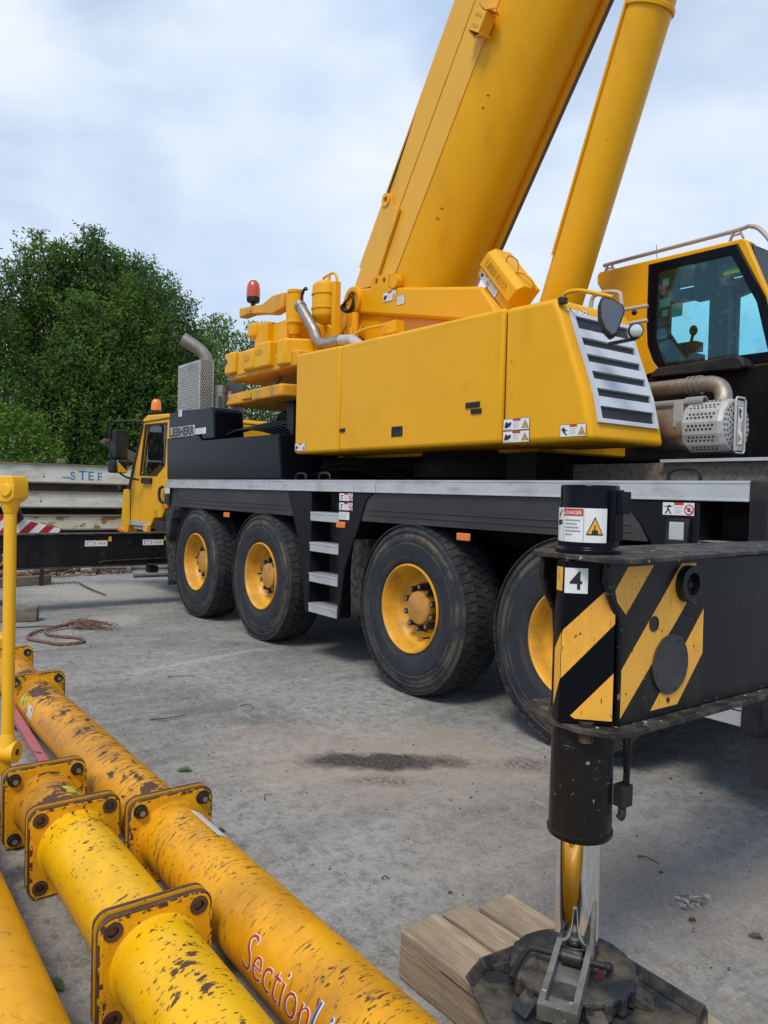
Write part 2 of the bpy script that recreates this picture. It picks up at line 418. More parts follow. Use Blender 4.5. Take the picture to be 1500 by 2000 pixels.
# ------------------------------------------------------------------ mesh builder
ORG = {}
class MB:
    def __init__(s):
        s.v, s.f, s.m, s.cur = [], [], [], 0
    def mat(s, i):
        s.cur = i
        return s
    def add(s, vs, fs):
        o = len(s.v)
        s.v += [tuple(p) for p in vs]
        for f in fs:
            s.f.append([i+o for i in f])
            s.m.append(s.cur)
        return s
    def obox(s, c, ax, ay, az):
        c, ax, ay, az = map(Vector, (c, ax, ay, az))
        vs = [c+i*ax+j*ay+k*az for i in (-1, 1) for j in (-1, 1) for k in (-1, 1)]
        return s.add(vs, [(0, 1, 3, 2), (4, 6, 7, 5), (0, 4, 5, 1), (2, 3, 7, 6), (0, 2, 6, 4), (1, 5, 7, 3)])
    def box(s, x0, x1, y0, y1, z0, z1):
        return s.obox(((x0+x1)/2, (y0+y1)/2, (z0+z1)/2), ((x1-x0)/2, 0, 0), (0, (y1-y0)/2, 0), (0, 0, (z1-z0)/2))
    def beam(s, p0, p1, w, h, upv=(0, 0, 1)):
        p0, p1, upv = Vector(p0), Vector(p1), Vector(upv)
        d = (p1-p0)
        side = d.cross(upv).normalized()
        u = side.cross(d).normalized()
        return s.obox((p0+p1)/2, d/2, side*(w/2), u*(h/2))
    def prism(s, pts, vec):
        n = len(pts)
        vec = Vector(vec)
        pts = [Vector(p) for p in pts]
        vs = pts+[p+vec for p in pts]
        fs = [tuple(range(n)), tuple(range(2*n-1, n-1, -1))]
        fs += [(i, (i+1) % n, n+(i+1) % n, n+i) for i in range(n)]
        return s.add(vs, fs)
    def plate(s, outer, holes, vec):
        vec = Vector(vec)
        loops = [[Vector(p) for p in outer]]+[[Vector(p) for p in h] for h in holes]
        tris = tessellate_polygon(loops)
        flat = [p for l in loops for p in l]
        n = len(flat)
        vs = flat+[p+vec for p in flat]
        fs = [tuple(t) for t in tris]+[tuple(i+n for i in reversed(t)) for t in tris]
        o = 0
        for l in loops:
            k = len(l)
            fs += [(o+i, o+(i+1) % k, n+o+(i+1) % k, n+o+i) for i in range(k)]
            o += k
        return s.add(vs, fs)
    def cyl(s, p0, p1, r0, r1=None, n=24, cap=True):
        r1 = r0 if r1 is None else r1
        p0, p1 = Vector(p0), Vector(p1)
        a = (p1-p0).normalized()
        q = a.orthogonal().normalized()
        w = a.cross(q)
        vs = []
        for p, r in ((p0, r0), (p1, r1)):
            for i in range(n):
                t = 2*PI*i/n
                vs.append(p+r*(math.cos(t)*q+math.sin(t)*w))
        fs = [(i, (i+1) % n, n+(i+1) % n, n+i) for i in range(n)]
        if cap:
            fs += [tuple(range(n)), tuple(range(2*n-1, n-1, -1))]
        return s.add(vs, fs)
    def ring(s, p0, p1, ro, ri, n=24):
        p0, p1 = Vector(p0), Vector(p1)
        a = (p1-p0).normalized()
        q = a.orthogonal().normalized()
        w = a.cross(q)
        vs = []
        for p, r in ((p0, ro), (p1, ro), (p1, ri), (p0, ri)):
            for i in range(n):
                t = 2*PI*i/n
                vs.append(p+r*(math.cos(t)*q+math.sin(t)*w))
        fs = []
        for k in range(4):
            for i in range(n):
                fs.append((k*n+i, k*n+(i+1) % n, ((k+1) % 4)*n+(i+1) % n, ((k+1) % 4)*n+i))
        return s.add(vs, fs)
    def lathe(s, prof, o, axis, n=32, ref=None):
        """prof = [(radius, offset along axis)]"""
        o, a = Vector(o), Vector(axis).normalized()
        q = (a.orthogonal() if ref is None else Vector(ref)).normalized()
        w = a.cross(q)
        vs = []
        for r, h in prof:
            for i in range(n):
                t = 2*PI*i/n
                vs.append(o+a*h+r*(math.cos(t)*q+math.sin(t)*w))
        fs = []
        for k in range(len(prof)-1):
            for i in range(n):
                fs.append((k*n+i, k*n+(i+1) % n, (k+1)*n+(i+1) % n, (k+1)*n+i))
        return s.add(vs, fs)
    def tube(s, path, r, n=8, closed=False, taper=None):
        P = [Vector(p) for p in path]
        m = len(P)
        T = []
        for i in range(m):
            if closed:
                T.append((P[(i+1) % m]-P[i-1]).normalized())
            else:
                T.append((P[min(i+1, m-1)]-P[max(i-1, 0)]).normalized())
        q = T[0].orthogonal().normalized()
        vs = []
        for i in range(m):
            q = (q-T[i]*q.dot(T[i])).normalized()
            w = T[i].cross(q)
            rr = r if taper is None else r*(1+(taper-1)*i/(m-1))
            for k in range(n):
                t = 2*PI*k/n
                vs.append(P[i]+rr*(math.cos(t)*q+math.sin(t)*w))
        fs = []
        for i in range(m if closed else m-1):
            j = (i+1) % m
            for k in range(n):
                fs.append((i*n+k, i*n+(k+1) % n, j*n+(k+1) % n, j*n+k))
        if not closed:
            fs += [tuple(range(n)), tuple((m-1)*n+k for k in reversed(range(n)))]
        return s.add(vs, fs)
    def ball(s, c, rx, ry=None, rz=None, n=14, m=8):
        ry, rz = ry or rx, rz or rx
        vs = [(c[0], c[1], c[2]+rz)]
        for j in range(1, m):
            for i in range(n):
                a, b_ = PI*j/m, 2*PI*i/n
                vs.append((c[0]+rx*math.sin(a)*math.cos(b_), c[1]+ry*math.sin(a)*math.sin(b_), c[2]+rz*math.cos(a)))
        vs.append((c[0], c[1], c[2]-rz))
        fs = [(0, 1+i, 1+(i+1) % n) for i in range(n)]
        for j in range(m-2):
            for i in range(n):
                fs.append((1+j*n+i, 1+(j+1)*n+i, 1+(j+1)*n+(i+1) % n, 1+j*n+(i+1) % n))
        L_ = len(vs)-1
        fs += [(L_, 1+(m-2)*n+(i+1) % n, 1+(m-2)*n+i) for i in range(n)]
        return s.add(vs, fs)
    def text(s, body, o, ux, uy, height, bold=0.0, shear=0.0, wscale=1.0, align='L', depth=0.0, fit=None):
        vs, fs, w = text_geo(body, bold, shear)
        k = height/0.69
        sx = k*wscale if fit is None else fit/w
        off = 0 if align == 'L' else (-w*sx/2)
        o, ux, uy = Vector(o), Vector(ux).normalized(), Vector(uy).normalized()
        nz = ux.cross(uy)
        pts = [o+ux*(p[0]*sx+off)+uy*(p[1]*k) for p in vs]
        if not depth:
            return s.add(pts, fs)
        n = len(pts)
        ed = {}
        for f in fs:
            for i in range(len(f)):
                e = (f[i], f[(i+1) % len(f)])
                ed[tuple(sorted(e))] = ed.get(tuple(sorted(e)), 0)+1
        fs2 = [tuple(i+n for i in f) for f in fs]+[(a, b_, b_+n, a+n) for (a, b_), c in ed.items() if c == 1]
        return s.add(pts+[p+nz*depth for p in pts], fs2)
    def build(s, name, mats, parent=None, bevel=0.0, smooth=35, seg=2, org=None, recalc=True):
        if not isinstance(mats, (list, tuple)):
            mats = [mats]
        o = Vector(org if org is not None else ORG.get(parent.name if parent else None, (0, 0, 0)))
        me = bpy.data.meshes.new(name)
        me.from_pydata([tuple(Vector(p)-o) for p in s.v], [], s.f)
        for m in mats:
            me.materials.append(M[m] if isinstance(m, str) else m)
        me.polygons.foreach_set('material_index', s.m)
        if recalc:
            bm = bmesh.new()
            bm.from_mesh(me)
            bmesh.ops.recalc_face_normals(bm, faces=bm.faces)
            bm.to_mesh(me)
            bm.free()
        if smooth:
            me.polygons.foreach_set('use_smooth', [True]*len(me.polygons))
            me.set_sharp_from_angle(angle=math.radians(smooth))
        ob = bpy.data.objects.new(name, me)
        C.objects.link(ob)
        if parent:
            ob.parent = parent
        else:
            ob.location = o
        ORG[ob.name] = o
        if bevel:
            b = ob.modifiers.new('bevel', 'BEVEL')
            b.width = bevel
            b.segments = seg
            b.limit_method = 'ANGLE'
            b.angle_limit = math.radians(35)
            b.use_clamp_overlap = True
        return ob

_TX = {}
def text_geo(body, bold, shear):
    key = (body, bold, shear)
    if key not in _TX:
        cu = bpy.data.curves.new('lettering', 'FONT')
        cu.body = body
        cu.offset = bold
        cu.shear = shear
        cu.resolution_u = 3
        ob = bpy.data.objects.new('lettering', cu)
        C.objects.link(ob)
        bpy.context.view_layer.update()
        me = bpy.data.meshes.new_from_object(ob.evaluated_get(bpy.context.evaluated_depsgraph_get()))
        bm = bmesh.new()
        bm.from_mesh(me)
        bmesh.ops.remove_doubles(bm, verts=bm.verts, dist=1e-5)
        bm.verts.ensure_lookup_table()
        vs = [v.co.copy() for v in bm.verts]
        fs = [tuple(v.index for v in f.verts) for f in bm.faces]
        bm.free()
        x0 = min(v.x for v in vs)
        vs = [Vector((v.x-x0, v.y, 0)) for v in vs]
        bpy.data.objects.remove(ob)
        bpy.data.curves.remove(cu)
        bpy.data.meshes.remove(me)
        _TX[key] = (vs, fs, max(v.x for v in vs))
    return _TX[key]

def thing(name, loc, label, cat, group=None):
    o = bpy.data.objects.new(name, None)
    C.objects.link(o)
    o.location = loc
    o.empty_display_size = 0.2
    ORG[o.name] = Vector(loc)
    o['label'], o['category'], o['kind'] = label, cat, 'thing'
    if group:
        o['group'] = group
    return o
def tag(o, label, cat, group=None):
    o['label'], o['category'], o['kind'] = label, cat, 'thing'
    if group:
        o['group'] = group
    return o
def sub(name, parent, loc=None):
    o = bpy.data.objects.new(name, None)
    C.objects.link(o)
    o.parent = parent
    po = ORG[parent.name]
    loc = Vector(loc) if loc is not None else po
    o.location = loc-po
    o.empty_display_size = 0.1
    ORG[o.name] = loc
    return o
def struct(o):
    o['kind'] = 'structure'
    return o
def dup(o, parent=None, loc=None, rotz=None):
    c = o.copy()
    C.objects.link(c)
    if parent:
        c.parent = parent
    if loc is not None:
        c.location = loc
    if rotz is not None:
        c.rotation_euler = (0, 0, rotz)
    for ch in list(o.children):
        dup(ch, c)
    return c
def xz(pts, y):
    return [(x, y, z) for x, z in pts]
def yz(pts, x):
    return [(x, y, z) for y, z in pts]
def circ(c, r, u, v, n=16):
    c, u, v = Vector(c), Vector(u), Vector(v)
    return [c+r*(math.cos(2*PI*i/n)*u+math.sin(2*PI*i/n)*v) for i in range(n)]
def arcpath(pts, n=6):
    """Catmull-Rom through pts"""
    P = [Vector(p) for p in pts]
    P = [2*P[0]-P[1]]+P+[2*P[-1]-P[-2]]
    out = []
    for i in range(1, len(P)-2):
        for k in range(n):
            t = k/n
            a, b_, c, d = P[i-1], P[i], P[i+1], P[i+2]
            out.append(0.5*((2*b_)+(c-a)*t+(2*a-5*b_+4*c-d)*t*t+(3*b_-a-3*c+d)*t**3))
    out.append(P[-2])
    return out

X, Y, Z = Vector((1, 0, 0)), Vector((0, 1, 0)), Vector((0, 0, 1))
STK = ['white', 'sticker_black', 'sticker_red', 'sticker_grey', 'sticker_yellow']
def sticker(parent, o, ux, uy, w, h, kind=0, name='warning_label', label=None):
    """printed warning sticker: white plate, pictogram, red heading, text lines, triangle or crossed ring.  o = lower left corner"""
    o, ux, uy = Vector(o), Vector(ux).normalized(), Vector(uy).normalized()
    nn = ux.cross(uy)
    mb = MB()
    P = lambda a, b_, e=0.0: o+ux*(a*w)+uy*(b_*h)+nn*e
    def quad(a0, a1, b0, b1, e, m):
        mb.mat(m).add([P(a0, b0, e), P(a1, b0, e), P(a1, b1, e), P(a0, b1, e)], [(0, 1, 2, 3)])
    def poly(pts, e, m):
        mb.mat(m).add([P(a, b_, e) for a, b_ in pts], [tuple(range(len(pts)))])
    mb.mat(1).obox(P(.5, .5, .0006), ux*w*.5, uy*h*.5, nn*.0006)
    quad(.015, .985, .03, .97, .0016, 0)
    if kind in (0, 1, 2):
        quad(.37, .66, .78, .97, .0024, 2)
        for i in range(4):
            quad(.39, .62-.05*(i % 2), .62-.14*i, .65-.14*i, .0024, 3)
        if kind == 0:            # hand and triangle
            poly([(.05, .25), (.15, .2), (.28, .35), (.33, .6), (.27, .72), (.2, .6), (.12, .78), (.08, .6)], .0024, 1)
            quad(.04, .32, .08, .13, .0024, 3)
            poly([(.70, .15), (.97, .15), (.835, .8)], .0024, 1)
            poly([(.735, .2), (.935, .2), (.835, .68)], .003, 4)
            poly([(.82, .27), (.85, .27), (.845, .52), (.825, .52)], .0036, 1)
        elif kind == 1:          # man and ring
            poly([(.17, .78), (.21, .78), (.22, .6), (.33, .68), (.33, .72), (.2, .66), (.05, .72), (.05, .68), (.16, .6), (.16, .45), (.08, .12), (.12, .1), (.19, .38), (.26, .1), (.3, .12), (.22, .45)], .0024, 1)
            n = 16
            cx, cy, ra, rb = .83, .45, .15, .15*w/h
            for (ro, m, e) in ((1.0, 2, .0024), (.74, 0, .003)):
                poly([(cx+ra*ro*math.cos(2*PI*i/n), cy+rb*ro*math.sin(2*PI*i/n)) for i in range(n)], e, m)
            poly([(.79, .3), (.87, .3), (.88, .55), (.84, .62), (.78, .55)], .0036, 1)
            poly([(.72, .62), (.74, .7), (.94, .3), (.92, .22)], .0042, 2)
        else:                    # falling man and triangle
            poly([(.12, .75), (.17, .78), (.2, .62), (.3, .5), (.28, .44), (.19, .5), (.23, .3), (.3, .16), (.26, .12), (.16, .3), (.05, .62), (.08, .66)], .0024, 1)
            poly([(.70, .15), (.97, .15), (.835, .8)], .0024, 1)
            poly([(.735, .2), (.935, .2), (.835, .68)], .003, 4)
            poly([(.79, .26), (.87, .3), (.84, .44)], .0036, 1)
    elif kind == 3:              # outrigger width sticker
        for q in ((.08, .45, .72, .78), (.08, .11, .3, .72), (.42, .45, .3, .72), (.08, .45, .2, .23)):
            quad(*q, .0024, 1)
        quad(.5, .98, .86, .97, .0024, 4)
        for i in range(3):
            quad(.58+.12*i, .67+.12*i, .35, .6, .0024, 3)
    elif kind == 4:              # plain text sticker
        for i in range(4):
            quad(.1, .86-.1*(i % 2), .78-.2*i, .84-.2*i, .0024, 3)
    ob = mb.build(name, STK, parent, smooth=0, recalc=False)
    if label:
        ob['label'] = label
    return ob

# ------------------------------------------------------------------ ground
def ground_material():
    m = bpy.data.materials.new('stained_concrete')
    m.use_nodes = True
    N, L = m.node_tree.nodes, m.node_tree.links
    b = N["Principled BSDF"]
    b.inputs['Roughness'].default_value = 0.82
    t = N.new('ShaderNodeTexCoord')
    def mapping(st=(1, 1, 1), loc=(0, 0, 0), rot=0):
        q = N.new('ShaderNodeMapping')
        q.inputs['Scale'].default_value = st
        q.inputs['Location'].default_value = loc
        q.inputs['Rotation'].default_value = (0, 0, rot)
        L.new(t.outputs['Object'], q.inputs[0])
        return q.outputs[0]
    def noise(sc, det=8, rgh=0.6, vec=None, dist=0.0):
        n = N.new('ShaderNodeTexNoise')
        n.inputs['Scale'].default_value = sc
        n.inputs['Detail'].default_value = det
        n.inputs['Roughness'].default_value = rgh
        n.inputs['Distortion'].default_value = dist
        L.new(vec if vec is not None else mapping(), n.inputs[0])
        return n.outputs['Fac']
    def rng(src, a, c, o0=0.0, o1=1.0):
        r = N.new('ShaderNodeMapRange')
        for k, v in (('From Min', a), ('From Max', c), ('To Min', o0), ('To Max', o1)):
            r.inputs[k].default_value = v
        L.new(src, r.inputs['Value'])
        return r.outputs[0]
    def mix(f, a, c):
        x = N.new('ShaderNodeMixRGB')
        if isinstance(f, float):
            x.inputs[0].default_value = f
        else:
            L.new(f, x.inputs[0])
        for i, s in ((1, a), (2, c)):
            if isinstance(s, tuple):
                x.inputs[i].default_value = (*s, 1)
            else:
                L.new(s, x.inputs[i])
        return x.outputs[0]
    def op(o, a, c):
        x = N.new('ShaderNodeMath')
        x.operation = o
        x.use_clamp = True
        for i, s in enumerate((a, c)):
            if isinstance(s, (float, int)):
                x.inputs[i].default_value = s
            else:
                L.new(s, x.inputs[i])
        return x.outputs[0]
    def blob(cx, cy, rx, ry, rot, nsc, amp, soft=0.35):
        """ragged elliptical stain of its own shape"""
        mpn = N.new('ShaderNodeMapping')
        mpn.vector_type = 'TEXTURE'
        mpn.inputs['Location'].default_value = (cx, cy, 0)
        mpn.inputs['Rotation'].default_value = (0, 0, rot)
        mpn.inputs['Scale'].default_value = (rx, ry, 1)
        L.new(t.outputs['Object'], mpn.inputs[0])
        ln = N.new('ShaderNodeVectorMath')
        ln.operation = 'LENGTH'
        L.new(mpn.outputs[0], ln.inputs[0])
        d = N.new('ShaderNodeMath')
        d.operation = 'ADD'
        L.new(ln.outputs['Value'], d.inputs[0])
        L.new(rng(noise(nsc, 9, 0.65), 0.25, 0.75, -amp, amp), d.inputs[1])
        return rng(d.outputs[0], 1.0+soft*0.3, 1.0-soft, 0.0, 1.0)
    col = mix(rng(noise(0.5, 7, 0.62, dist=.6), 0.39, 0.59), (0.138, 0.135, 0.126), (0.300, 0.292, 0.270))
    col = mix(rng(noise(1.9, 10, 0.70, dist=.8), 0.40, 0.60), col, mix(0.55, col, (0.35, 0.34, 0.315)))
    swp = noise(1.6, 8, 0.65, mapping((1, .28, 1), rot=math.radians(-8)), 0.3)
    col = mix(op('MULTIPLY', rng(swp, 0.46, 0.68), 0.55), col, (0.115, 0.112, 0.105))
    col = mix(op('MULTIPLY', rng(noise(13, 9, 0.78), 0.46, 0.62), 0.75), col, (0.082, 0.080, 0.076))
    strk = noise(7, 8, 0.75, mapping((1, .3, 1), rot=math.radians(25)))
    col = mix(op('MULTIPLY', rng(strk, 0.52, 0.64), 0.42), col, (0.40, 0.39, 0.365))
    col = mix(op('MULTIPLY', rng(noise(55, 6, 0.75), 0.50, 0.66), 0.6), col, (0.42, 0.41, 0.38))
    col = mix(op('MULTIPLY', rng(noise(80, 5, 0.75, mapping(loc=(3, 5, 0))), 0.52, 0.66), 0.5), col, (0.08, 0.078, 0.074))
    # chalky scrape marks
    scr = noise(9, 4, 0.5, mapping((.22, 1.6, 1), rot=math.radians(52)), 0.4)
    col = mix(op('MULTIPLY', rng(scr, 0.685, 0.71), 0.35), col, (0.46, 0.455, 0.44))
    scr2 = noise(11, 4, 0.5, mapping((.2, 1.8, 1), (4, 2, 0), rot=math.radians(-20)), 0.4)
    col = mix(op('MULTIPLY', rng(scr2, 0.69, 0.72), 0.35), col, (0.45, 0.44, 0.43))
    # rust-brown smears
    col = mix(op('MULTIPLY', rng(noise(3.2, 6, 0.6, mapping(loc=(7, 3, 0))), 0.62, 0.74), 0.45), col, (0.23, 0.165, 0.115))
    # pinkish gritty patch with an oil stain in it
    grit = op('MULTIPLY', blob(-3.62, 2.98, 1.25, .68, math.radians(54), 1.6, .55, .5), rng(noise(70, 3, 0.8), 0.36, 0.6, .35, 1.0))
    col = mix(op('MULTIPLY', grit, .85), col, (0.37, 0.29, 0.225))
    oil = op('MULTIPLY', blob(-3.70, 2.80, .50, .17, math.radians(58), 2.6, .55, .4), rng(noise(42, 4, 0.8), 0.34, 0.5, .5, 1.0))
    col = mix(oil, col, (0.035, 0.033, 0.032))
    oil2 = op('MULTIPLY', blob(-3.15, 3.55, .52, .13, math.radians(52), 4.0, .7, .6), rng(noise(36, 4, 0.8), 0.40, 0.6))
    col = mix(op('MULTIPLY', oil2, .85), col, (0.045, 0.042, 0.04))
    oil3 = op('MULTIPLY', blob(-3.45, 2.62, .3, .09, math.radians(50), 5.0, .8, .6), rng(noise(36, 4, 0.8), 0.4, 0.6))
    col = mix(op('MULTIPLY', oil3, .8), col, (0.05, 0.047, 0.045))
    # pale patches / filled strip
    col = mix(op('MULTIPLY', blob(-9.45, 2.95, .5, .3, math.radians(-20), 2.0, .3, .3), .4), col, (0.42, 0.41, 0.37))
    col = mix(op('MULTIPLY', blob(-6.85, 2.85, 1.15, .07, math.radians(104), 4.0, .5, .6), .5), col, (0.42, 0.415, 0.39))
    col = mix(op('MULTIPLY', blob(-12.2, 3.6, 1.4, 1.0, math.radians(35), 1.5, .3, .3), .5), col, (0.40, 0.38, 0.33))
    col = mix(op('MULTIPLY', blob(-1.75, 3.0, 1.5, .8, math.radians(30), 1.2, .5, .7), .45), col, (0.30, 0.25, 0.205))
    # two hairline construction joints
    for ang, off, nsc in ((math.radians(97.6), 0, 1.3), (math.radians(4), 3.3, .9)):
        mpn = N.new('ShaderNodeMapping')
        mpn.vector_type = 'TEXTURE'
        mpn.inputs['Location'].default_value = (-4.93, 3.6, 0) if not off else (-9, 5.2, 0)
        mpn.inputs['Rotation'].default_value = (0, 0, ang)
        L.new(t.outputs['Object'], mpn.inputs[0])
        sx = N.new('ShaderNodeSeparateXYZ')
        L.new(mpn.outputs[0], sx.inputs[0])
        wob = N.new('ShaderNodeMath')
        L.new(sx.outputs['Y'], wob.inputs[0])
        L.new(rng(noise(nsc, 8, .6), .3, .7, -.09, .09), wob.inputs[1])
        ab = N.new('ShaderNodeMath')
        ab.operation = 'ABSOLUTE'
        L.new(wob.outputs[0], ab.inputs[0])
        col = mix(op('MULTIPLY', rng(ab.outputs[0], 0.006, 0.002), op('MULTIPLY', rng(noise(2.7, 4), .42, .55), .75)), col, (0.06, 0.058, 0.055))
    L.new(col, b.inputs['Base Color'])
    bp = N.new('ShaderNodeBump')
    bp.inputs['Strength'].default_value = 0.35
    bp.inputs['Distance'].default_value = 0.012
    hsum = N.new('ShaderNodeMath')
    L.new(noise(14, 10, 0.72), hsum.inputs[0])
    L.new(noise(90, 4, 0.7), hsum.inputs[1])
    L.new(hsum.outputs[0], bp.inputs['Height'])
    L.new(bp.outputs[0], b.inputs['Normal'])
    return m
M['ground'] = ground_material()
g = MB().add([(-600, -600, 0), (600, -600, 0), (600, 600, 0), (-600, 600, 0)], [(0, 1, 2, 3)]).build('concrete_ground', 'ground', smooth=0)
struct(g)

# ------------------------------------------------------------------ mobile crane
crane = thing('mobile_crane', (-6.0, 5.2, 0), 'big yellow and black four-axle mobile crane with raised boom and extended outriggers', 'crane')
YS = 3.88      # plane of the crane's near flank
YM = 5.2       # centre line

# chassis
mb = MB()
mb.box(-12.6, -1.6, 4.72, 5.68, .85, 1.55).box(-10.25, -1.98, 3.93, 6.47, 1.655, 1.74)
mb.box(-10.2, -2.1, 4.45, 4.72, 1.25, 1.66).box(-10.2, -2.1, 5.68, 5.95, 1.25, 1.66)
mb.box(-6.7, -5.7, 4.2, 6.2, .62, 1.4)
for x in (-9.25, -7.475, -4.86, -3.185):
    mb.cyl((x, 4.2, .69), (x, 6.2, .69), .11, n=12).ball((x, 5.2, .69), .25, .3, .25)
    mb.box(x-.62, x+.62, 4.4, 4.72, .85, 1.0)
mb.build('chassis', 'dark', crane, smooth=30)
MB().cyl((-5.05, YM, 1.74), (-5.05, YM, 2.03), .82, n=64).ring((-5.05, YM, 1.80), (-5.05, YM, 1.93), .90, .82, 90).build('slewing_ring', 'dark', crane)
mb = MB()
mb.box(-7.0, -4.1, 4.55, 5.95, 2.0, 2.5).box(-6.85, -4.2, 4.05, 4.6, 2.045, 2.9)
mb.build('turntable_frame', 'yellow_worn', crane, bevel=.02)
mb = MB()
mb.box(-3.9, -2.02, 4.72, 4.76, 1.74, 1.905)
mb.mat(1).box(-3.1, -2.02, 4.66, 4.80, 1.905, 1.925)
mb.build('deck_coaming', ['deckdirt', 'silver'], crane)
# inner clutter seen between deck and turntable
mb = MB()
for i in range(6):
    y0 = 4.15+.05*(i % 3)
    mb.tube(arcpath([(-7.0+.1*i, y0, 1.80+.03*i), (-6.4, y0+.1, 1.88+.02*i), (-5.9, y0+.35, 1.80+.03*i), (-5.6+.1*i, 4.6, 1.95)]), .014, 6)
mb.build('hydraulic_hoses', 'dark', crane)
MB().box(-6.9, -6.6, 4.3, 4.5, 1.745, 2.0).build('valve_box', 'dark', crane)
MB().box(-4.2, -3.9, 4.3, 4.6, 1.745, 1.98).build('valve_box', 'dark', crane)
MB().box(-8.4, -2.3, 5.95, 6.0, 1.745, 2.06).build('dark_gap_sheet', 'dark', crane)  # added dark sheet, closes the sky gap between deck and turntable

# deck edge rail in aluminium
for a, b_ in ((-10.26, -5.335), (-5.325, -2.04)):
    mb = MB()
    mb.box(a, b_, 3.862, 3.93, 1.648, 1.757)
    mb.box(a, b_, 3.858, 3.862, 1.742, 1.757).box(a, b_, 3.858, 3.862, 1.648, 1.662)
    mb.build('deck_rail', 'silver', crane, bevel=.003)
for x in (-6.75, -6.3, -2.47):
    r = MB().tube(arcpath([(x-.10, 3.95, 1.745), (x-.095, 3.95, 1.80), (x-.05, 3.95, 1.825), (x+.05, 3.95, 1.825), (x+.095, 3.95, 1.80), (x+.10, 3.95, 1.745)], 4), .011, 8)
    r.build('grab_handle', 'plastic', crane)

# fenders
def fender(outline, name='fender'):
    mb = MB().prism(xz(outline, YS), (0, .62, 0))
    x0, x1 = min(p[0] for p in outline), max(p[0] for p in outline)
    for z in (1.448, 1.492):
        mb.box(x0+.10, x1-.12, YS-.006, YS, z, z+.012)
    return mb.build(name, 'fender', crane, bevel=.012)
fender([(-9.82, 1.645), (-10.0, 1.395), (-6.77, 1.392), (-6.90, 1.645)])
fender([(-5.37, 1.645), (-5.47, 1.58), (-5.55, 1.42), (-5.55, 1.392), (-2.64, 1.402), (-2.70, 1.50), (-2.82, 1.645)])
for outl_ in ([(-10.1, 1.645), (-10.25, .6), (-9.95, 1.395), (-6.77, 1.392), (-6.5, .45), (-5.9, .45), (-5.55, 1.392), (-2.6, 1.402), (-2.4, .6), (-2.0, .6), (-2.0, 1.645)],):
    MB().prism(xz(outl_, 5.98), (0, .5, 0)).build('fender', 'fender', crane)  # unseen far-side fenders, added to block light under the crane
# panels beside the ladder
MB().prism(xz([(-6.895, 1.644), (-6.41, 1.644), (-6.42, .452), (-6.50, .455), (-6.545, .78), (-6.66, 1.18), (-6.765, 1.388)], 3.872), (0, .30, 0)).build('side_panel', 'black', crane, bevel=.01)
MB().prism(xz([(-5.91, 1.644), (-5.378, 1.644), (-5.48, 1.575), (-5.558, 1.41), (-5.60, 1.33), (-5.80, .95), (-5.885, .47), (-5.91, .47)], 3.872), (0, .30, 0)).build('side_panel', 'black', crane, bevel=.01)
# splashed mudguards following the wheel arches
def mudguard(pts, y0, y1, name='mudguard'):
    P = arcpath([(x, 0, z) for x, z in pts], 5)
    mb = MB()
    n = len(P)
    vs = [(p.x, y0, p.z) for p in P]+[(p.x, y1, p.z) for p in P]
    mb.add(vs, [(i, i+1, n+i+1, n+i) for i in range(n-1)])
    ob = mb.build(name, 'mudguard', crane, smooth=60)
    sd = ob.modifiers.new('thick', 'SOLIDIFY')
    sd.thickness = .012
    return ob
mudguard([(-5.58, 1.40), (-5.66, 1.25), (-5.72, .95), (-5.70, .49)], 3.89, 4.42)
mudguard([(-10.05, 1.39), (-10.22, 1.1), (-10.26, .75), (-10.23, .30)], 3.90, 4.42)
mudguard([(-2.46, 1.30), (-2.40, 1.0), (-2.36, .6)], 3.95, 4.42)
MB().prism(xz([(-10.30, 1.64), (-9.9, 1.64), (-10.03, 1.39), (-10.10, 1.36), (-10.33, .62), (-10.36, 1.3)], 3.90), (0, .3, 0)).build('wheel_arch_bracket', 'fender', crane, bevel=.01)
# ladder
lad = sub('step_ladder', crane)
MB().box(-6.41, -5.91, 4.10, 4.14, .44, 1.64).build('back_panel', 'mudguard', lad)
for z in (1.361, 1.064, .767, .470):
    mb = MB().box(-6.41, -5.908, 3.866, 3.885, z, z+.088).box(-6.41, -5.908, 3.866, 4.08, z+.074, z+.088)
    mb.box(-6.41, -5.908, 3.862, 3.866, z+.066, z+.088)
    mb.build('step', 'silver', lad, bevel=.003)
# panel with the rear corner lamp, second ladder, corner post
MB().prism(xz([(-2.81, 1.644), (-2.32, 1.644), (-2.32, .9), (-2.50, .9), (-2.62, 1.40), (-2.69, 1.5)], 3.870), (0, .3, 0)).build('side_panel', 'black', crane, bevel=.008)
lamp = sub('corner_lamp', crane)
MB().plate([(-2.515, 3.866, 1.375), (-2.375, 3.866, 1.375), (-2.365, 3.866, 1.545), (-2.50, 3.866, 1.545)], [[(-2.49, 3.866, 1.425), (-2.395, 3.866, 1.425), (-2.395, 3.866, 1.53), (-2.49, 3.866, 1.53)]], (0, -.022, 0)).build('lamp_housing', 'plastic', lamp, bevel=.003)
mb = MB().box(-2.488, -2.397, 3.85, 3.868, 1.427, 1.528)
for i in range(7):
    mb.box(-2.488, -2.397, 3.847, 3.85, 1.433+.013*i, 1.439+.013*i)
mb.build('lamp_lens', 'lamp_glass', lamp)
lad2 = sub('step_ladder', crane)
MB().box(-2.32, -2.04, 4.1, 4.14, .5, 1.64).build('back_panel', 'dark', lad2)
for z in (1.34, 1.05, .76, .475):
    MB().box(-2.32, -2.045, 3.866, 3.885, z, z+.09).box(-2.32, -2.045, 3.866, 4.08, z+.076, z+.09).build('step', 'silver', lad2, bevel=.003)
MB().box(-2.04, -1.93, 3.855, 4.15, .44, 1.76).build('corner_post', 'plastic', crane, bevel=.012)
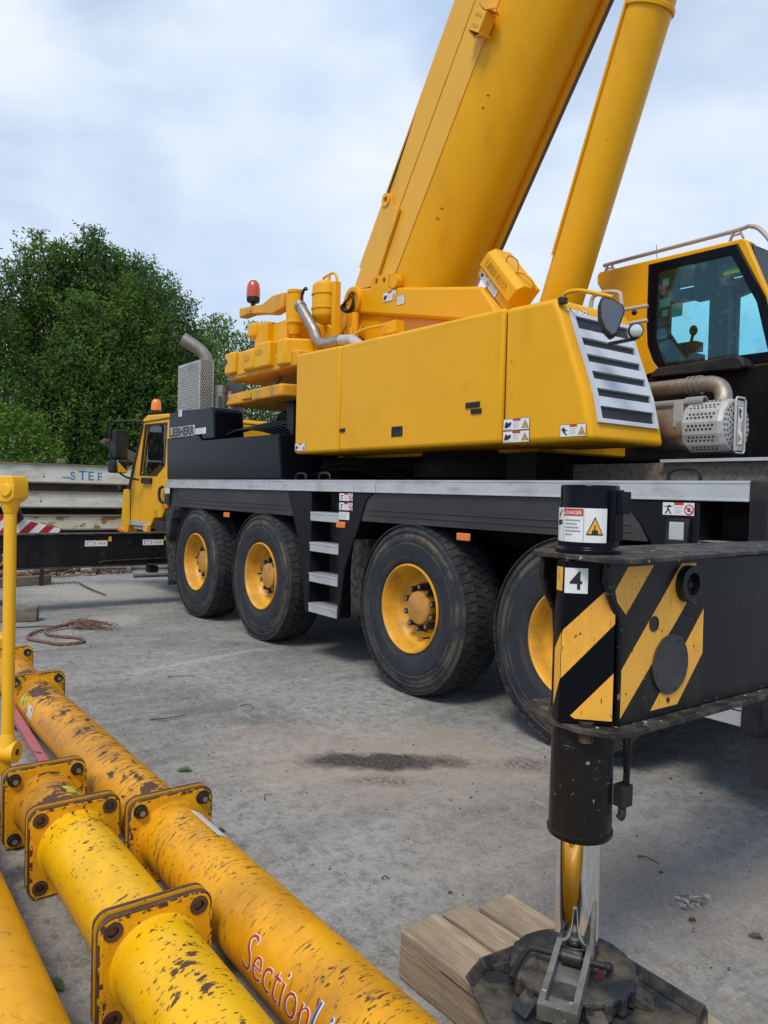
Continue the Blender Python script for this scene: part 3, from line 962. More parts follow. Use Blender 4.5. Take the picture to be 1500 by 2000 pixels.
MB().box(-2.05, -1.80, 3.99, 4.02, .14, .5).build('rubber_flap', 'fender', crane)
# rear end
MB().box(-1.93, -1.15, 3.95, 6.45, 1.0, 1.62).build('outrigger_box', 'black', crane, bevel=.01)
# marker lamps
for x, z in ((-5.86, 1.345), (-8.30, 1.345), (-4.20, 1.335)):
    MB().box(x-.07, x+.07, 3.852, 3.872, z-.028, z+.028).build('marker_lamp', 'marker', crane, bevel=.006)
MB().box(-10.36, -10.24, 3.868, 3.90, 1.36, 1.43).build('marker_lamp', 'marker', crane, bevel=.006)
MB().box(-10.33, -10.16, 3.86, 3.89, 1.42, 1.56).build('pocket_handle', 'plastic', crane, bevel=.01)
# labels on the flank
sticker(crane, (-5.905, 3.868, 1.565), X, Z, .225, .072, 1)
sticker(crane, (-5.905, 3.868, 1.48), X, Z, .225, .072, 1)
sticker(crane, (-5.905, 3.868, 1.392), X, Z, .175, .075, 4)
sticker(crane, (-2.545, 3.866, 1.562), X, Z, .20, .075, 1)
sticker(crane, (-10.32, 3.866, 1.568), X, Z, .19, .075, 4)

# wheels
def make_wheel(x, y, z, near=True):
    w = sub('wheel', crane, (x, y, z))
    s = 1 if near else -1
    R = .715
    o, ax = (x, y, z), (0, s, 0)
    prof = [(.352, .05), (.372, .025), (.41, .008), (.455, .003), (.50, .0), (.535, .002), (.54, .008), (.552, .008), (.557, .004), (.60, .012), (.605, .02), (.622, .022),
            (.632, .014), (.655, .024), (.682, .036), (.690, .055), (.690, .375), (.682, .395), (.63, .42), (.5, .43), (.37, .40), (.352, .37)]
    MB().lathe(prof, o, ax, 72).build('tyre', 'tyre', w, smooth=40)
    mb = MB()
    rr = random.Random(3)
    nl = 58
    for i in range(nl):
        for row, (y0, y1, sk, ofs) in enumerate(((.014, .108, .18, 0), (.118, .205, -.40, .5), (.215, .302, .40, 0), (.312, .406, -.18, .5))):
            a = 2*PI*(i+ofs)/nl
            da = 2*PI/nl*.445
            vs = []
            for yy, sgn in ((y0, -1), (y1, 1)):
                for aa in (-1, 1):
                    t = a+aa*da+sk*sgn*da
                    rin = .684
                    rout = R if row in (1, 2) or (row == 0 and sgn > 0) or (row == 3 and sgn < 0) else .694
                    for r_ in (rin, rout):
                        vs.append((x+r_*math.cos(t), y+s*yy, z+r_*math.sin(t)))
            mb.add(vs, [(0, 1, 3, 2), (4, 6, 7, 5), (0, 4, 5, 1), (2, 3, 7, 6), (1, 5, 7, 3), (0, 2, 6, 4)])
    mb.build('tyre_tread', 'tread', w, smooth=0)
    rim = [(.352, .06), (.368, .028), (.366, .016), (.356, .012), (.347, .022), (.341, .05), (.328, .085), (.322, .13), (.312, .15), (.298, .165), (.285, .20), (.262, .218), (.235, .222), (.228, .212), (.215, .21), (.205, .225), (.10, .225)]
    MB().lathe(rim, o, ax, 56).build('rim', 'yellow_rim', w, smooth=40)
    MB().lathe([(.150, .23), (.145, .19), (.138, .125), (.132, .112), (.122, .107), (.05, .107), (.045, .105), (0, .105)], o, ax, 40).cyl((x+.06, y+s*.107, z+.07), (x+.06, y+s*.102, z+.07), .012, n=8).cyl((x-.03, y+s*.107, z-.02), (x-.03, y+s*.101, z-.02), .01, n=8).build('hub_cap', 'hubcap', w, smooth=30)
    for i in range(10):
        t = 2*PI*(i+.3)/10
        cx, cz = x+.174*math.cos(t), z+.174*math.sin(t)
        mb = MB().cyl((cx, y+s*.225, cz), (cx, y+s*.165, cz), .029, n=6).cyl((cx, y+s*.165, cz), (cx, y+s*.118, cz), .024, n=10)
        mb.mat(1).cyl((cx, y+s*.118, cz), (cx, y+s*.114, cz), .015, n=8)
        mb.build('wheel_nut', ['bolt', 'bolt_tip'], w)
    MB().cyl((x-.25, y+s*.19, z+.03), (x-.25, y+s*.12, z+.03), .008, n=8).build('tyre_valve', 'bolt', w)
    return w
w0 = make_wheel(-9.25, 3.865, .707)
for x in (-7.475, -4.86, -3.185):
    w = dup(w0, crane)
    ORG[w.name] = Vector((x, 3.865, .707))
    w.location = Vector((x, 3.865, .707))-ORG[crane.name]
    w.rotation_euler = (0, x*1.7, 0)
for x in (-9.25, -7.475, -4.86, -3.185):
    w = dup(w0, crane)
    w.location = Vector((x, 6.535, .707))-ORG[crane.name]
    w.rotation_euler = (0, 0, PI)

# ---------------------------------------------------------------- driver's cab
dc = sub('driver_cab', crane)
side = [(-11.76, 2.645), (-10.66, 2.635), (-10.66, 1.62), (-10.80, 1.345), (-10.91, 1.21), (-11.235, 1.19), (-11.39, 1.046), (-12.36, 1.03), (-12.48, .87), (-12.80, .94), (-12.69, 1.60), (-12.39, 1.61)]
win = [(-11.62, 2.585), (-10.79, 2.565), (-10.845, 1.985), (-11.16, 1.85), (-11.83, 1.86)]
mb = MB()
mb.plate(xz(side, 4.05), [xz(win, 4.05)], (0, .06, 0)).plate(xz(side, 6.29), [xz(win, 6.29)], (0, .06, 0))
low = [(-10.66, 1.75), (-10.66, 1.62), (-10.80, 1.345), (-10.91, 1.21), (-11.235, 1.19), (-11.39, 1.046), (-12.36, 1.03), (-12.48, .87), (-12.80, .94), (-12.69, 1.60), (-12.39, 1.61), (-12.3, 1.75)]
mb.prism(xz(low, 4.115), (0, 2.17, 0))
mb.box(-10.72, -10.66, 4.115, 6.285, 1.75, 2.635)
mb.prism([(-12.38, 4.115, 1.62), (-12.30, 4.115, 1.62), (-12.30, 4.115, 1.75), (-12.38, 4.115, 1.75)], (0, 2.17, 0))
mb.build('shell', 'yellow', dc, bevel=.012)
MB().prism(xz([(-11.78, 2.645), (-11.72, 2.70), (-11.55, 2.745), (-10.68, 2.71), (-10.655, 2.645)], 4.03), (0, 2.34, 0)).build('roof', 'yellow', dc, bevel=.02)
MB().plate(xz([(-11.69, 2.615), (-10.745, 2.592), (-10.815, 1.965), (-11.148, 1.812), (-11.90, 1.825)], 4.044), [xz(win, 4.044)], (0, .02, 0)).build('window_frame', 'plastic', dc, bevel=.004)
MB().plate(xz(win, 4.075), [], (0, .006, 0)).build('side_window', 'glass_dark', dc)
MB().plate(xz(win, 6.31), [], (0, .006, 0)).build('side_window', 'glass_dark', dc)
MB().box(-11.36, -11.27, 6.36, 6.40, 1.87, 2.56).box(-11.3, -11.0, 4.9, 5.5, 1.8, 2.45).build('interior_trim', 'seat', dc)
MB().prism([(-11.775, 4.16, 2.64), (-11.775, 6.24, 2.64), (-12.37, 6.24, 1.66), (-12.37, 4.16, 1.66)], (-.008, 0, .005)).build('windscreen', 'glass_dark', dc)
MB().prism(xz([(-11.80, 2.60), (-11.735, 2.60), (-12.35, 1.605), (-12.42, 1.605)], 4.03), (0, .08, 0)).build('front_pillar', 'plastic', dc, bevel=.006)
mb = MB()
mb.box(-12.31, -12.295, 4.043, 4.052, 1.03, 1.70).beam((-12.30, 4.046, 1.69), (-12.295, 4.046, 1.03), .012, .012)
mb.beam((-12.36, 4.046, 1.028), (-11.38, 4.046, 1.045), .01, .012).beam((-10.675, 4.046, 2.63), (-10.675, 4.046, 1.62), .01, .012)
mb.build('door_seam', 'sticker_black', dc)
MB().prism(xz([(-12.30, 1.11), (-11.42, 1.11), (-11.36, 1.045), (-12.34, 1.03)], 4.046), (0, .006, 0)).build('door_sill', 'steel_pale', dc)
MB().tube(arcpath([(-10.80, 4.02, 1.66), (-10.84, 3.985, 1.62), (-10.84, 3.985, 1.48), (-10.79, 4.02, 1.42)], 5), .022, 8).build('door_handle', 'plastic', dc)
MB().mat(0).text('92', (-11.22, 4.043, 1.215), X, Z, .10, bold=-.012).build('door_number', mat('faded_number_print', (.40, .20, .02), .5), dc, smooth=0)
MB().box(-12.86, -12.62, 4.02, 4.10, .90, .97).build('indicator_lamp', 'orange', dc, bevel=.015)
MB().box(-12.2, -11.3, 4.12, 4.9, .62, .98).box(-11.2, -10.75, 4.05, 4.5, .70, 1.16).build('entry_step', 'plastic', dc, bevel=.01)
MB().box(-11.5, -11.33, 3.98, 4.04, .97, 1.08).build('battery_box', 'sticker_yellow', dc, bevel=.006)
MB().box(-12.15, -11.65, 4.06, 4.12, .985, 1.055).build('tread_plate', 'steel_pale', dc)
# mirrors
mr = sub('mirror', crane)
MB().obox((-12.06, 3.79, 2.305), (.05, .012, 0), (-.03, .115, 0), (0, 0, .225)).build('mirror_housing', 'plastic', mr, bevel=.03, seg=3)
MB().obox((-12.006, 3.802, 2.31), (.003, .0007, 0), (-.025, .095, 0), (0, 0, .20)).build('mirror_glass', mat('dark_reflection_glass', (.03, .032, .035), .3), mr)  # flat dark colour stands for the dark reflection in the glass
MB().tube(arcpath([(-11.72, 4.05, 2.66), (-11.95, 3.80, 2.66), (-12.12, 3.66, 2.63), (-12.13, 3.655, 2.5), (-12.12, 3.655, 2.2), (-12.1, 3.67, 2.05)], 5), .018, 8).build('mirror_arm', 'plastic', mr)
mr = sub('mirror', crane)
mb = MB().obox((-12.10, 3.77, 1.955), (.09, .02, 0), (-.03, .125, 0), (0, 0, .10))
mb.build('mirror_housing', 'plastic', mr, bevel=.035, seg=3)
MB().obox((-12.02, 3.80, 1.975), (.03, .006, 0), (-.02, .085, 0), (0, 0, .075)).build('mirror_glass', mat('grey_wide_mirror', (.30, .33, .36), .08, 1.0), mr, bevel=.01)  # wide mirror in grey tinted metal
MB().prism([(-11.985, 3.735, 1.865), (-11.985, 3.90, 1.865), (-11.985, 3.735, 2.03)], (.012, 0, 0)).build('mirror_cover', 'yellow', mr, bevel=.004)
mb = MB().tube(arcpath([(-12.1, 3.80, 1.86), (-11.9, 3.85, 1.79), (-11.65, 3.95, 1.755)], 5), .018, 8)
mb.box(-11.70, -11.33, 4.0, 4.05, 1.70, 1.79)
mb.build('mirror_arm', 'plastic', mr, bevel=.008)

def beacon(x, y, z, r, h, lens, name='beacon'):
    b = sub(name, crane)
    MB().lathe([(0, .10*h), (r*.85, .10*h), (r*.95, .2*h), (r*.95, .32*h), (0, .34*h)], (x, y, z), Z, 20).cyl((x, y, z-.06*h), (x, y, z+.11*h), r*.35, n=10).build('beacon_base', 'plastic', b)
    MB().lathe([(r*.95, .30*h), (r, .4*h), (r*.97, .65*h), (r*.85, .85*h), (r*.5, .98*h), (0, h)], (x, y, z), Z, 24).build('beacon_lens', lens, b)
    return b
beacon(-11.50, 4.15, 2.745, .075, .25, 'orange')

# ---------------------------------------------------------------- black engine bonnet behind the cab
bn = sub('engine_bonnet', crane)
MB().prism(xz([(-10.28, 2.692), (-8.86, 2.657), (-8.80, 2.60), (-8.75, 2.258), (-9.11, 2.258), (-9.18, 2.328), (-10.29, 2.332)], 3.895), (0, .40, 0)).build('upper_cover', 'black_gloss', bn, bevel=.02)
MB().prism(xz([(-10.27, 1.762), (-10.30, 2.325), (-9.20, 2.318), (-9.11, 2.25), (-7.10, 2.24), (-7.02, 1.762)], 3.875), (0, 2.4, 0)).build('lower_cover', 'black_gloss', bn, bevel=.016)
mb = MB()
mb.mat(0).box(-10.235, -9.355, 3.886, 3.893, 2.328, 2.465)
mb.mat(1).text('LIEBHERR', (-10.225, 3.8845, 2.345), X, Z, .105, bold=.05, fit=.86)
mb.build('name_plate', ['steel_pale', 'sticker_black'], bn, smooth=0, recalc=False)
sticker(bn, (-9.345, 3.892, 2.335), X, Z, .34, .08, 4)
sticker(bn, (-9.93, 3.892, 2.60), X, Z, .13, .09, 4)
mb = MB()
for i in range(7):
    z0 = 2.24+.025*i
    mb.tube(arcpath([(-8.75, 4.0+.06*i, 2.28+.02*i), (-8.4+.05*i, 4.05+.05*i, 2.36+.016*i), (-7.9+.06*i, 4.1+.04*i, 2.33+.012*i), (-7.5+.05*i, 4.3, 2.2)], 5), .016, 7)
mb.build('hydraulic_hose', 'black_gloss', crane)
mb = MB()
mb.prism([(-8.45, 4.55, 2.2), (-7.95, 4.55, 2.2), (-7.75, 4.55, 2.42), (-8.25, 4.55, 2.62), (-8.40, 4.55, 2.58)], (.02, .5, 0))
mb.box(-7.62, -7.45, 4.25, 4.40, 2.2, 2.72)
mb.build('support_bracket', 'black', crane, bevel=.01)
MB().prism([(-7.72, 4.45, 2.24), (-7.25, 4.45, 2.24), (-6.85, 4.45, 2.52), (-7.45, 4.62, 2.48)], (.0, .02, .01)).build('cover_plate', mat('sky_tinted_sheet', (.28, .31, .36), .3, .6, var=.1), crane)  # blue grey base colour holds the sky's reflection on the sheet
MB().box(-9.3, -8.6, 5.6, 6.2, 2.2, 2.62).build('far_cover', 'yellow', crane, bevel=.03)

# exhaust with perforated guard
ex = sub('exhaust_stack', crane)
gx0, gx1, gy0, gy1, gz0, gz1 = -10.60, -9.82, 4.14, 4.34, 2.66, 3.39
mb = MB().box(gx0, gx1, gy0, gy1, gz0, gz1)
mb.mat(1)
def hexdots(mb, o, ux, uy, w, h, p, r, n=6, skip=None):
    o, ux, uy = Vector(o), Vector(ux), Vector(uy)
    j = 0
    b_ = p*.6
    while b_ < h-p*.4:
        a = p*(.6 if j % 2 else 1.1)
        while a < w-p*.5:
            if skip is None or not skip(a/w, b_/h):
                mb.add([o+ux*(a+r*math.cos(2*PI*i/n))+uy*(b_+r*math.sin(2*PI*i/n)) for i in range(n)], [tuple(range(n))])
            a += p
        b_ += p*.866
        j += 1
hexdots(mb, (gx0, gy0-.002, gz0), X, Z, gx1-gx0, gz1-gz0, .040, .0125)
hexdots(mb, (gx1+.002, gy0, gz0), Y, Z, gy1-gy0, gz1-gz0, .031, .0108)
mb.build('heat_guard', ['steel_pale', 'sticker_black'], ex, smooth=0, recalc=False)
pth = arcpath([(-9.90, 4.30, 3.30), (-9.92, 4.27, 3.43), (-9.97, 4.18, 3.55), (-10.06, 3.98, 3.68)], 6)
mb = MB().tube(pth, .070, 20, taper=1.30)
d = (pth[-1]-pth[-2]).normalized()
mb.mat(1).cyl(pth[-1]+d*.002, pth[-1]+d*.004, .083, n=20)
mb.build('exhaust_pipe', ['steel', 'sticker_black'], ex, smooth=50)
mb = MB().cyl((-9.72, 4.42, 2.3), (-9.72, 4.42, 3.05), .09, n=24).cyl((-9.45, 4.42, 2.3), (-9.45, 4.42, 2.95), .035, n=14)
for z in (2.5, 2.75, 2.95):
    mb.ring((-9.72, 4.42, z), (-9.72, 4.42, z+.025), .096, .09, 24)
mb.build('silencer_can', 'steel', ex)
MB().prism([(-9.80, 4.55, 2.3), (-9.38, 4.55, 2.3), (-9.38, 4.55, 3.06), (-9.80, 4.55, 3.22)], (0, .03, 0)).box(-9.66, -9.60, 4.33, 4.36, 2.3, 2.9).build('heat_shield', mat('grey_sheet', (.10, .105, .11), .5, .3), ex, bevel=.004)

# ---------------------------------------------------------------- counterweight
cw = sub('counterweight', crane)
def slab(pts, z0, z1, name, m='yellow_worn', bev=.022):
    return MB().prism([(x, y, z0) for x, y in pts], (0, 0, z1-z0)).build(name, m, cw, bevel=bev, seg=3)
slab([(-8.66, 3.99), (-8.25, 3.97), (-8.22, 4.00), (-7.92, 4.0), (-7.90, 3.95), (-7.22, 3.95), (-7.08, 4.35), (-7.08, 6.05), (-7.22, 6.45), (-8.66, 6.41)], 2.655, 2.79, 'lower_slab')
slab([(-8.66, 4.03), (-8.36, 4.0), (-7.0, 4.02), (-6.95, 4.40), (-6.95, 6.0), (-7.1, 6.40), (-8.66, 6.37)], 2.955, 3.13, 'upper_slab')
for x0, x1, y0, z0, z1 in ((-8.66, -8.38, 3.96, 3.03, 3.285), (-8.37, -8.16, 3.99, 2.99, 3.272), (-7.86, -7.50, 3.95, 3.01, 3.285)):
    MB().box(x0, x1, y0, 6.42, z0, z1).build('ballast_block', 'yellow', cw, bevel=.02, seg=3)
MB().prism([(-7.345, 3.955, 2.985), (-7.16, 3.955, 2.985), (-6.98, 4.25, 2.985), (-6.98, 6.1, 2.985), (-7.345, 6.2, 2.985)], (0, 0, .28)).build('ballast_block', 'yellow', cw, bevel=.025, seg=3)
MB().box(-8.16, -7.88, 3.955, 6.3, 3.01, 3.265).build('ballast_block', 'yellow', cw, bevel=.04, seg=3)
for body, x, y, z, hgt in (('2.5t', -8.12, 3.953, 3.13, .06), ('4.35t', -7.83, 3.948, 3.16, .055), ('2.5t', -8.19, 3.992, 2.70, .06)):
    MB().text(body, (x, y, z), X, Z, hgt, bold=.01, depth=.005).build('cast_lettering', 'yellow', cw, smooth=0)
MB().prism(xz([(-8.20, 2.69), (-7.95, 2.69), (-7.91, 2.79), (-8.23, 2.79)], 3.968), (0, .05, 0)).build('cast_boss', 'yellow_worn', cw, bevel=.012)
for x, z in ((-8.655, 3.12), (-8.655, 2.68)):
    MB().prism(xz([(x, z), (x+.09, z+.06), (x+.05, z+.10), (x, z+.10)], 3.955 if z > 3 else 3.984), (0, .004, 0)).build('warning_stripe', 'sticker_black', cw, smooth=0)
MB().box(-8.40, -8.10, 4.22, 5.9, 3.29, 3.64).box(-8.10, -7.70, 4.30, 5.9, 3.28, 3.615).build('top_ballast', 'yellow', cw, bevel=.03, seg=3)
MB().box(-8.52, -8.33, 4.18, 4.40, 3.48, 3.66).build('lifting_boss', 'yellow', cw, bevel=.035, seg=3)
mb = MB()
for y in (4.2, 4.7):
    mb.beam((-7.95, y, 2.79), (-7.85, y+.1, 2.96), .05, .03)
mb.cyl((-7.5, 4.8, 2.79), (-7.5, 4.8, 2.955), .10, n=20)
mb.build('slab_spacer', 'galv', cw)
# beacon arm
mb = MB()
arm = [(-8.86, 3.80), (-8.86, 3.92), (-8.55, 3.895), (-8.25, 3.86), (-8.0, 3.915), (-7.72, 3.90), (-7.72, 3.73), (-8.0, 3.70), (-8.3, 3.76), (-8.6, 3.80)]
mb.prism(xz(arm, 4.24), (0, .12, 0))
mb.build('beacon_arm', 'yellow_worn', crane, bevel=.012)
beacon(-8.60, 4.30, 3.925, .085, .30, 'redlens')

# ---------------------------------------------------------------- tanks, filters, pipes behind the hood
t = sub('oil_tank', crane)
x, y = -7.07, 4.40
MB().lathe([(0, 3.445), (.055, 3.45), (.115, 3.48), (.146, 3.53), (.149, 3.55), (.149, 3.845), (.140, 3.875), (.095, 3.905), (.03, 3.92), (0, 3.92)], (x, y, 0), Z, 36).build('tank_body', 'yellow', t)
mb = MB()
for z in (3.60, 3.755):
    mb.ring((x, y, z), (x, y, z+.028), .158, .148, 36).box(x+.10, x+.24, y-.03, y-.005, z, z+.028)
mb.box(x+.19, x+.225, y-.05, y+.02, 3.2, 3.86).box(x+.23, x+.26, y-.05, y+.02, 3.2, 3.86)
mb.build('tank_strap', 'yellow', t, bevel=.004)
mb = MB().cyl((x-.05, y, 3.91), (x-.05, y, 3.965), .016, n=10).cyl((x+.05, y, 3.91), (x+.05, y, 3.98), .018, n=10).cyl((x-.07, y, 3.962), (x+.02, y, 3.975), .014, n=8)
mb.tube(arcpath([(x+.05, y, 3.975), (x+.14, y, 3.975), (x+.20, y, 3.92), (x+.215, y, 3.84)], 6), .014, 8)
mb.tube(arcpath([(x, y, 3.45), (x+.02, y-.01, 3.40), (x+.10, y-.02, 3.42), (x+.18, y-.02, 3.36)], 5), .014, 8).cyl((x, y, 3.36), (x, y, 3.45), .022, n=10)
mb.build('tank_fitting', 'yellow', t)
t = sub('air_filter', crane)
x, y = -7.55, 4.30
MB().cyl((x, y, 3.50), (x, y, 3.885), .088, n=28).cyl((x, y, 3.40), (x, y, 3.50), .066, .085, n=28).cyl((x, y, 3.37), (x, y, 3.40), .045, n=20).ring((x, y, 3.86), (x, y, 3.89), .096, .086, 28).build('filter_body', 'yellow', t)
MB().ring((x, y, 3.52), (x, y, 3.545), .10, .088, 28).box(x-.13, x-.095, y-.05, y-.01, 3.3, 3.88).box(x-.12, x-.09, y-.03, y, 3.55, 3.60).build('filter_bracket', 'yellow', t, bevel=.004)
t = sub('heater_exhaust', crane)
p = [Vector(q) for q in ((-7.285, 4.2, 3.665), (-6.93, 4.2, 3.30))]
d = (p[1]-p[0]).normalized()
mb = MB().tube([p[0], p[0]+d*.05, p[0]+d*.46, Vector((-6.90, 4.2, 3.235)), Vector((-6.82, 4.2, 3.185)), Vector((-6.70, 4.2, 3.165)), Vector((-6.45, 4.2, 3.165))], .060, 20)
mb.ring(p[0], p[0]+d*.05, .066, .058, 20)
mb.mat(1).tube([(-6.45, 4.2, 3.165), (-6.25, 4.2, 3.14), (-5.9, 4.2, 2.95)], .055, 16)
mb.build('exhaust_tube', ['steel', 'steel_pale'], t, smooth=50)
mb = MB().cyl(p[0]-d*.004, p[0]-d*.012, .064, n=20)
mb.mat(1).tube(arcpath([p[0]+Vector((.03, 0, .05)), p[0]+Vector((.06, 0, .13)), p[0]+Vector((.12, 0, .16)), p[0]+Vector((.14, 0, .14))], 4), .016, 8)
mb.build('rain_flap', ['steel_pale', 'bolt'], t)
# winch frame and boom foot
mb = MB()
mb.prism(xz([(-7.75, 3.25), (-7.75, 3.60), (-7.2, 3.86), (-6.9, 3.92), (-6.72, 3.9), (-6.72, 2.95), (-7.5, 2.95)], 4.80), (0, .04, 0))
mb.prism(xz([(-7.75, 3.25), (-7.75, 3.60), (-7.2, 3.86), (-6.9, 3.92), (-6.72, 3.9), (-6.72, 2.95), (-7.5, 2.95)], 5.60), (0, .04, 0))
mb.box(-7.6, -7.0, 4.84, 5.6, 3.0, 3.5)
mb.build('winch_frame', 'yellow_worn', crane, bevel=.01)
mb = MB()
for i in range(14):
    a = random.Random(i)
    p0 = (-7.75+.06*i, 4.55+a.random()*.2, 3.15+a.random()*.15)
    mb.tube(arcpath([p0, (p0[0]+.08, p0[1]+.03, p0[2]+.16), (p0[0]+.17, p0[1], p0[2]+.05), (p0[0]+.25, p0[1]+.05, p0[2]+.18)], 4), .012, 6)
mb.box(-7.75, -7.1, 4.5, 4.8, 3.0, 3.25).box(-7.62, -7.5, 4.45, 4.6, 3.2, 3.32).box(-7.2, -6.95, 4.4, 4.6, 3.1, 3.25)
mb.build('valve_block', 'yellow_worn', crane, bevel=.008)
# side arm plate of the turntable
sa = sub('side_frame', crane)
top = [(-6.93, 3.875), (-4.98, 3.50), (-4.62, 3.05), (-4.9, 3.05), (-5.10, 3.21), (-6.84, 3.575), (-6.93, 3.60)]
MB().prism(xz(top, 4.70), (0, .16, 0)).build('frame_arm', 'yellow', sa, bevel=.03, seg=3)
MB().prism(xz([(-6.95, 3.60), (-5.3, 3.26), (-4.6, 2.95), (-6.95, 2.95)], 4.80), (0, .05, 0)).build('web_plate', 'pale_yellow', sa)
mb = MB().ring((-6.97, 4.66, 3.73), (-6.97, 4.72, 3.73), .155, .10, 32).cyl((-6.97, 4.69, 3.73), (-6.97, 4.72, 3.73), .15, n=32)
mb.build('boom_pivot', 'yellow', sa, bevel=.006)
mb = MB()
for k in range(4):
    mb.tube([Vector((-6.98+.085*math.cos(t_)*(1+.12*k), 4.645-.012*k, 3.70+.105*math.sin(t_)*(1-.05*k))) for t_ in [2.6+.17*j+.2*k for j in range(26)]], .011, 6)
mb.tube([(-7.1, 4.63, 3.70), (-6.86, 4.63, 3.79)], .009, 6)
mb.build('coiled_cable', 'bolt', sa)
mb = MB().cyl((-6.93, 4.62, 2.9), (-6.93, 4.62, 3.58), .03, n=12).cyl((-6.80, 4.60, 2.9), (-6.80, 4.60, 3.56), .045, n=14).cyl((-6.95, 4.3, 3.08), (-6.95, 4.3, 3.17), .085, n=24).cyl((-6.95, 4.3, 3.17), (-6.95, 4.3, 3.195), .09, n=24)
mb.tube(arcpath([(-6.85, 4.25, 3.10), (-6.5, 4.25, 3.12), (-6.2, 4.25, 3.22), (-5.8, 4.25, 3.22)], 5), .016, 8).box(-6.35, -6.32, 4.24, 4.27, 3.1, 3.28).box(-5.9, -5.68, 4.3, 4.4, 3.15, 3.26)
mb.build('supply_pipe', 'yellow', sa)
sticker(sa, (-6.43, 4.697, 3.615), Vector((1, 0, -.0)), Z, .22, .10, 0)
sticker(sa, (-6.19, 4.697, 3.545), X, Z, .12, .09, 4)
mb = MB().plate(xz([(-6.66, 3.80), (-6.35, 3.74), (-6.35, 3.90), (-6.66, 3.93)], 4.70), [circ((-6.57, 4.70, 3.87), .035, X, Z, 12), circ((-6.43, 4.70, 3.85), .028, X, Z, 12)], (0, .03, 0))
mb.cyl((-6.24, 4.68, 3.80), (-6.24, 4.74, 3.80), .07, n=20)
mb.build('lug_plate', 'yellow', sa, bevel=.006)

# ---------------------------------------------------------------- telescopic boom
bo = sub('boom', crane)
AL = math.radians(55.5)
A = Vector((math.cos(AL), 0, math.sin(AL)))
D = Vector((math.sin(AL), 0, -math.cos(AL)))
D0 = -8.05
P0 = D*D0
def bp(s_, d_, y_):
    return P0+A*s_+D*d_+Vector((0, y_, 0))
S0, S1 = -1.15, 9.5
half = [(0.0, -.40), (.035, -.45), (.655, -.45), (.74, -.433), (.83, -.408), (.92, -.374), (1.0, -.332), (1.075, -.282), (1.14, -.222), (1.19, -.155), (1.22, -.08), (1.23, 0)]
prof = half+[(d_, -y_) for d_, y_ in reversed(half[:-1])]
mb = MB().prism([bp(S0, d_, YM+y_) for d_, y_ in prof], A*(S1-S0))
mb.build('boom_section', 'yellow', bo, smooth=22)
h2 = [(d_*.88+.08, y_*.87) for d_, y_ in prof]
MB().prism([bp(S1, d_, YM+y_) for d_, y_ in h2], A*1.2).build('inner_section', 'yellow', bo, smooth=22)
mb = MB()
for y_ in (-.2, .2):
    c = bp(S1+1.15, .25, YM+y_)
    mb.cyl(c-Y*.05, c+Y*.05, .32, n=32)
mb.build('head_sheave', 'plastic', bo)
# top stiffening plate with a seam, foot lug
MB().prism([bp(s_, d_, YM-.452) for s_, d_ in ((S0+.6, .0), (S1, .0), (S1, .255), (S0+.6, .33))], (0, -.012, 0)).build('stiffener_plate', 'pale_yellow', bo, bevel=.004)
MB().prism([bp(s_, d_, YM-.4505) for s_, d_ in ((S0+.6, .334), (S1, .259), (S1, .64), (S0+.6, .655))], (0, -.008, 0)).build('stiffener_plate', 'pale_yellow', bo, bevel=.003)  # upper boom side, sky light in its paler colour
lug = [(-6.99, 3.86), (-6.94, 3.95), (-6.49, 4.645), (-6.475, 4.70), (-6.42, 4.735), (-6.36, 4.70), (-6.335, 4.60), (-6.21, 4.525), (-6.61, 3.83)]
MB().plate(xz(lug, 4.735), [circ((-6.425, 4.735, 4.675), .030, X, Z, 14)], (0, -.03, 0)).ring((-6.425, 4.69, 4.675), (-6.425, 4.75, 4.675), .068, .032, 24).build('boom_lug', 'pale_yellow', bo, bevel=.006)
MB().prism([bp(s_, d_, YM+.16) for s_, d_ in ((.2, 1.18), (S1, 1.18), (S1, 1.262), (.2, 1.262))], (0, .02, 0)).build('guide_strip', 'pale_yellow', bo)
MB().prism([bp(s_, d_, YM+.183) for s_, d_ in ((.2, 1.255), (S1, 1.255), (S1, 1.282), (.2, 1.282))], (0, .02, 0)).build('guide_edge', 'brown_steel', bo)
for q in ((-5.002, 5.195), (-5.063, 5.107), (-5.59, 4.365), (-5.646, 4.284)):
    MB().cyl((q[0], 4.76, q[1]), (q[0], 4.725, q[1]), .016, n=10).build('boom_bolt', 'yellow_worn', bo)
bk = (-5.02, 5.80)
mb = MB()
c = Vector((bk[0], 4.67, bk[1]))
mb.obox(c, A*.085, D*.085, Y*.06)
mb.prism([c+A*.09-D*.10+Y*.05, c+A*.09+D*.13+Y*.05, c+A*.12+D*.16-Y*.06, c+A*.10-Y*.02, c+A*.13-D*.08-Y*.06], A*.012)
mb.prism([c-A*.09-D*.10+Y*.05, c-A*.09+D*.13+Y*.05, c-A*.09+D*.10-Y*.05, c-A*.13-Y*.02, c-A*.09-D*.10-Y*.05], A*.012)
mb.mat(1)
for k in (-.04, .045):
    mb.obox(c+A*k-Y*.061, A*.014, D*.045, Y*.002)
mb.mat(0).tube([c+A*.12+D*.10-Y*.04, c+A*.10+D*.20-Y*.05], .008, 6).cyl(c-D*.09+A*.05, c-D*.12+A*.05, .014, n=8).cyl(c-D*.09-A*.05, c-D*.12-A*.05, .014, n=8)
mb.build('rope_guide_bracket', ['pale_yellow', 'yellow_worn'], bo, bevel=.004)
MB().tube([(-6.46, 4.72, 4.70), bp(3.0, -.05, 4.8), bp(9.0, -.08, 4.8)], .009, 6).build('wire_rope', 'bolt', bo)
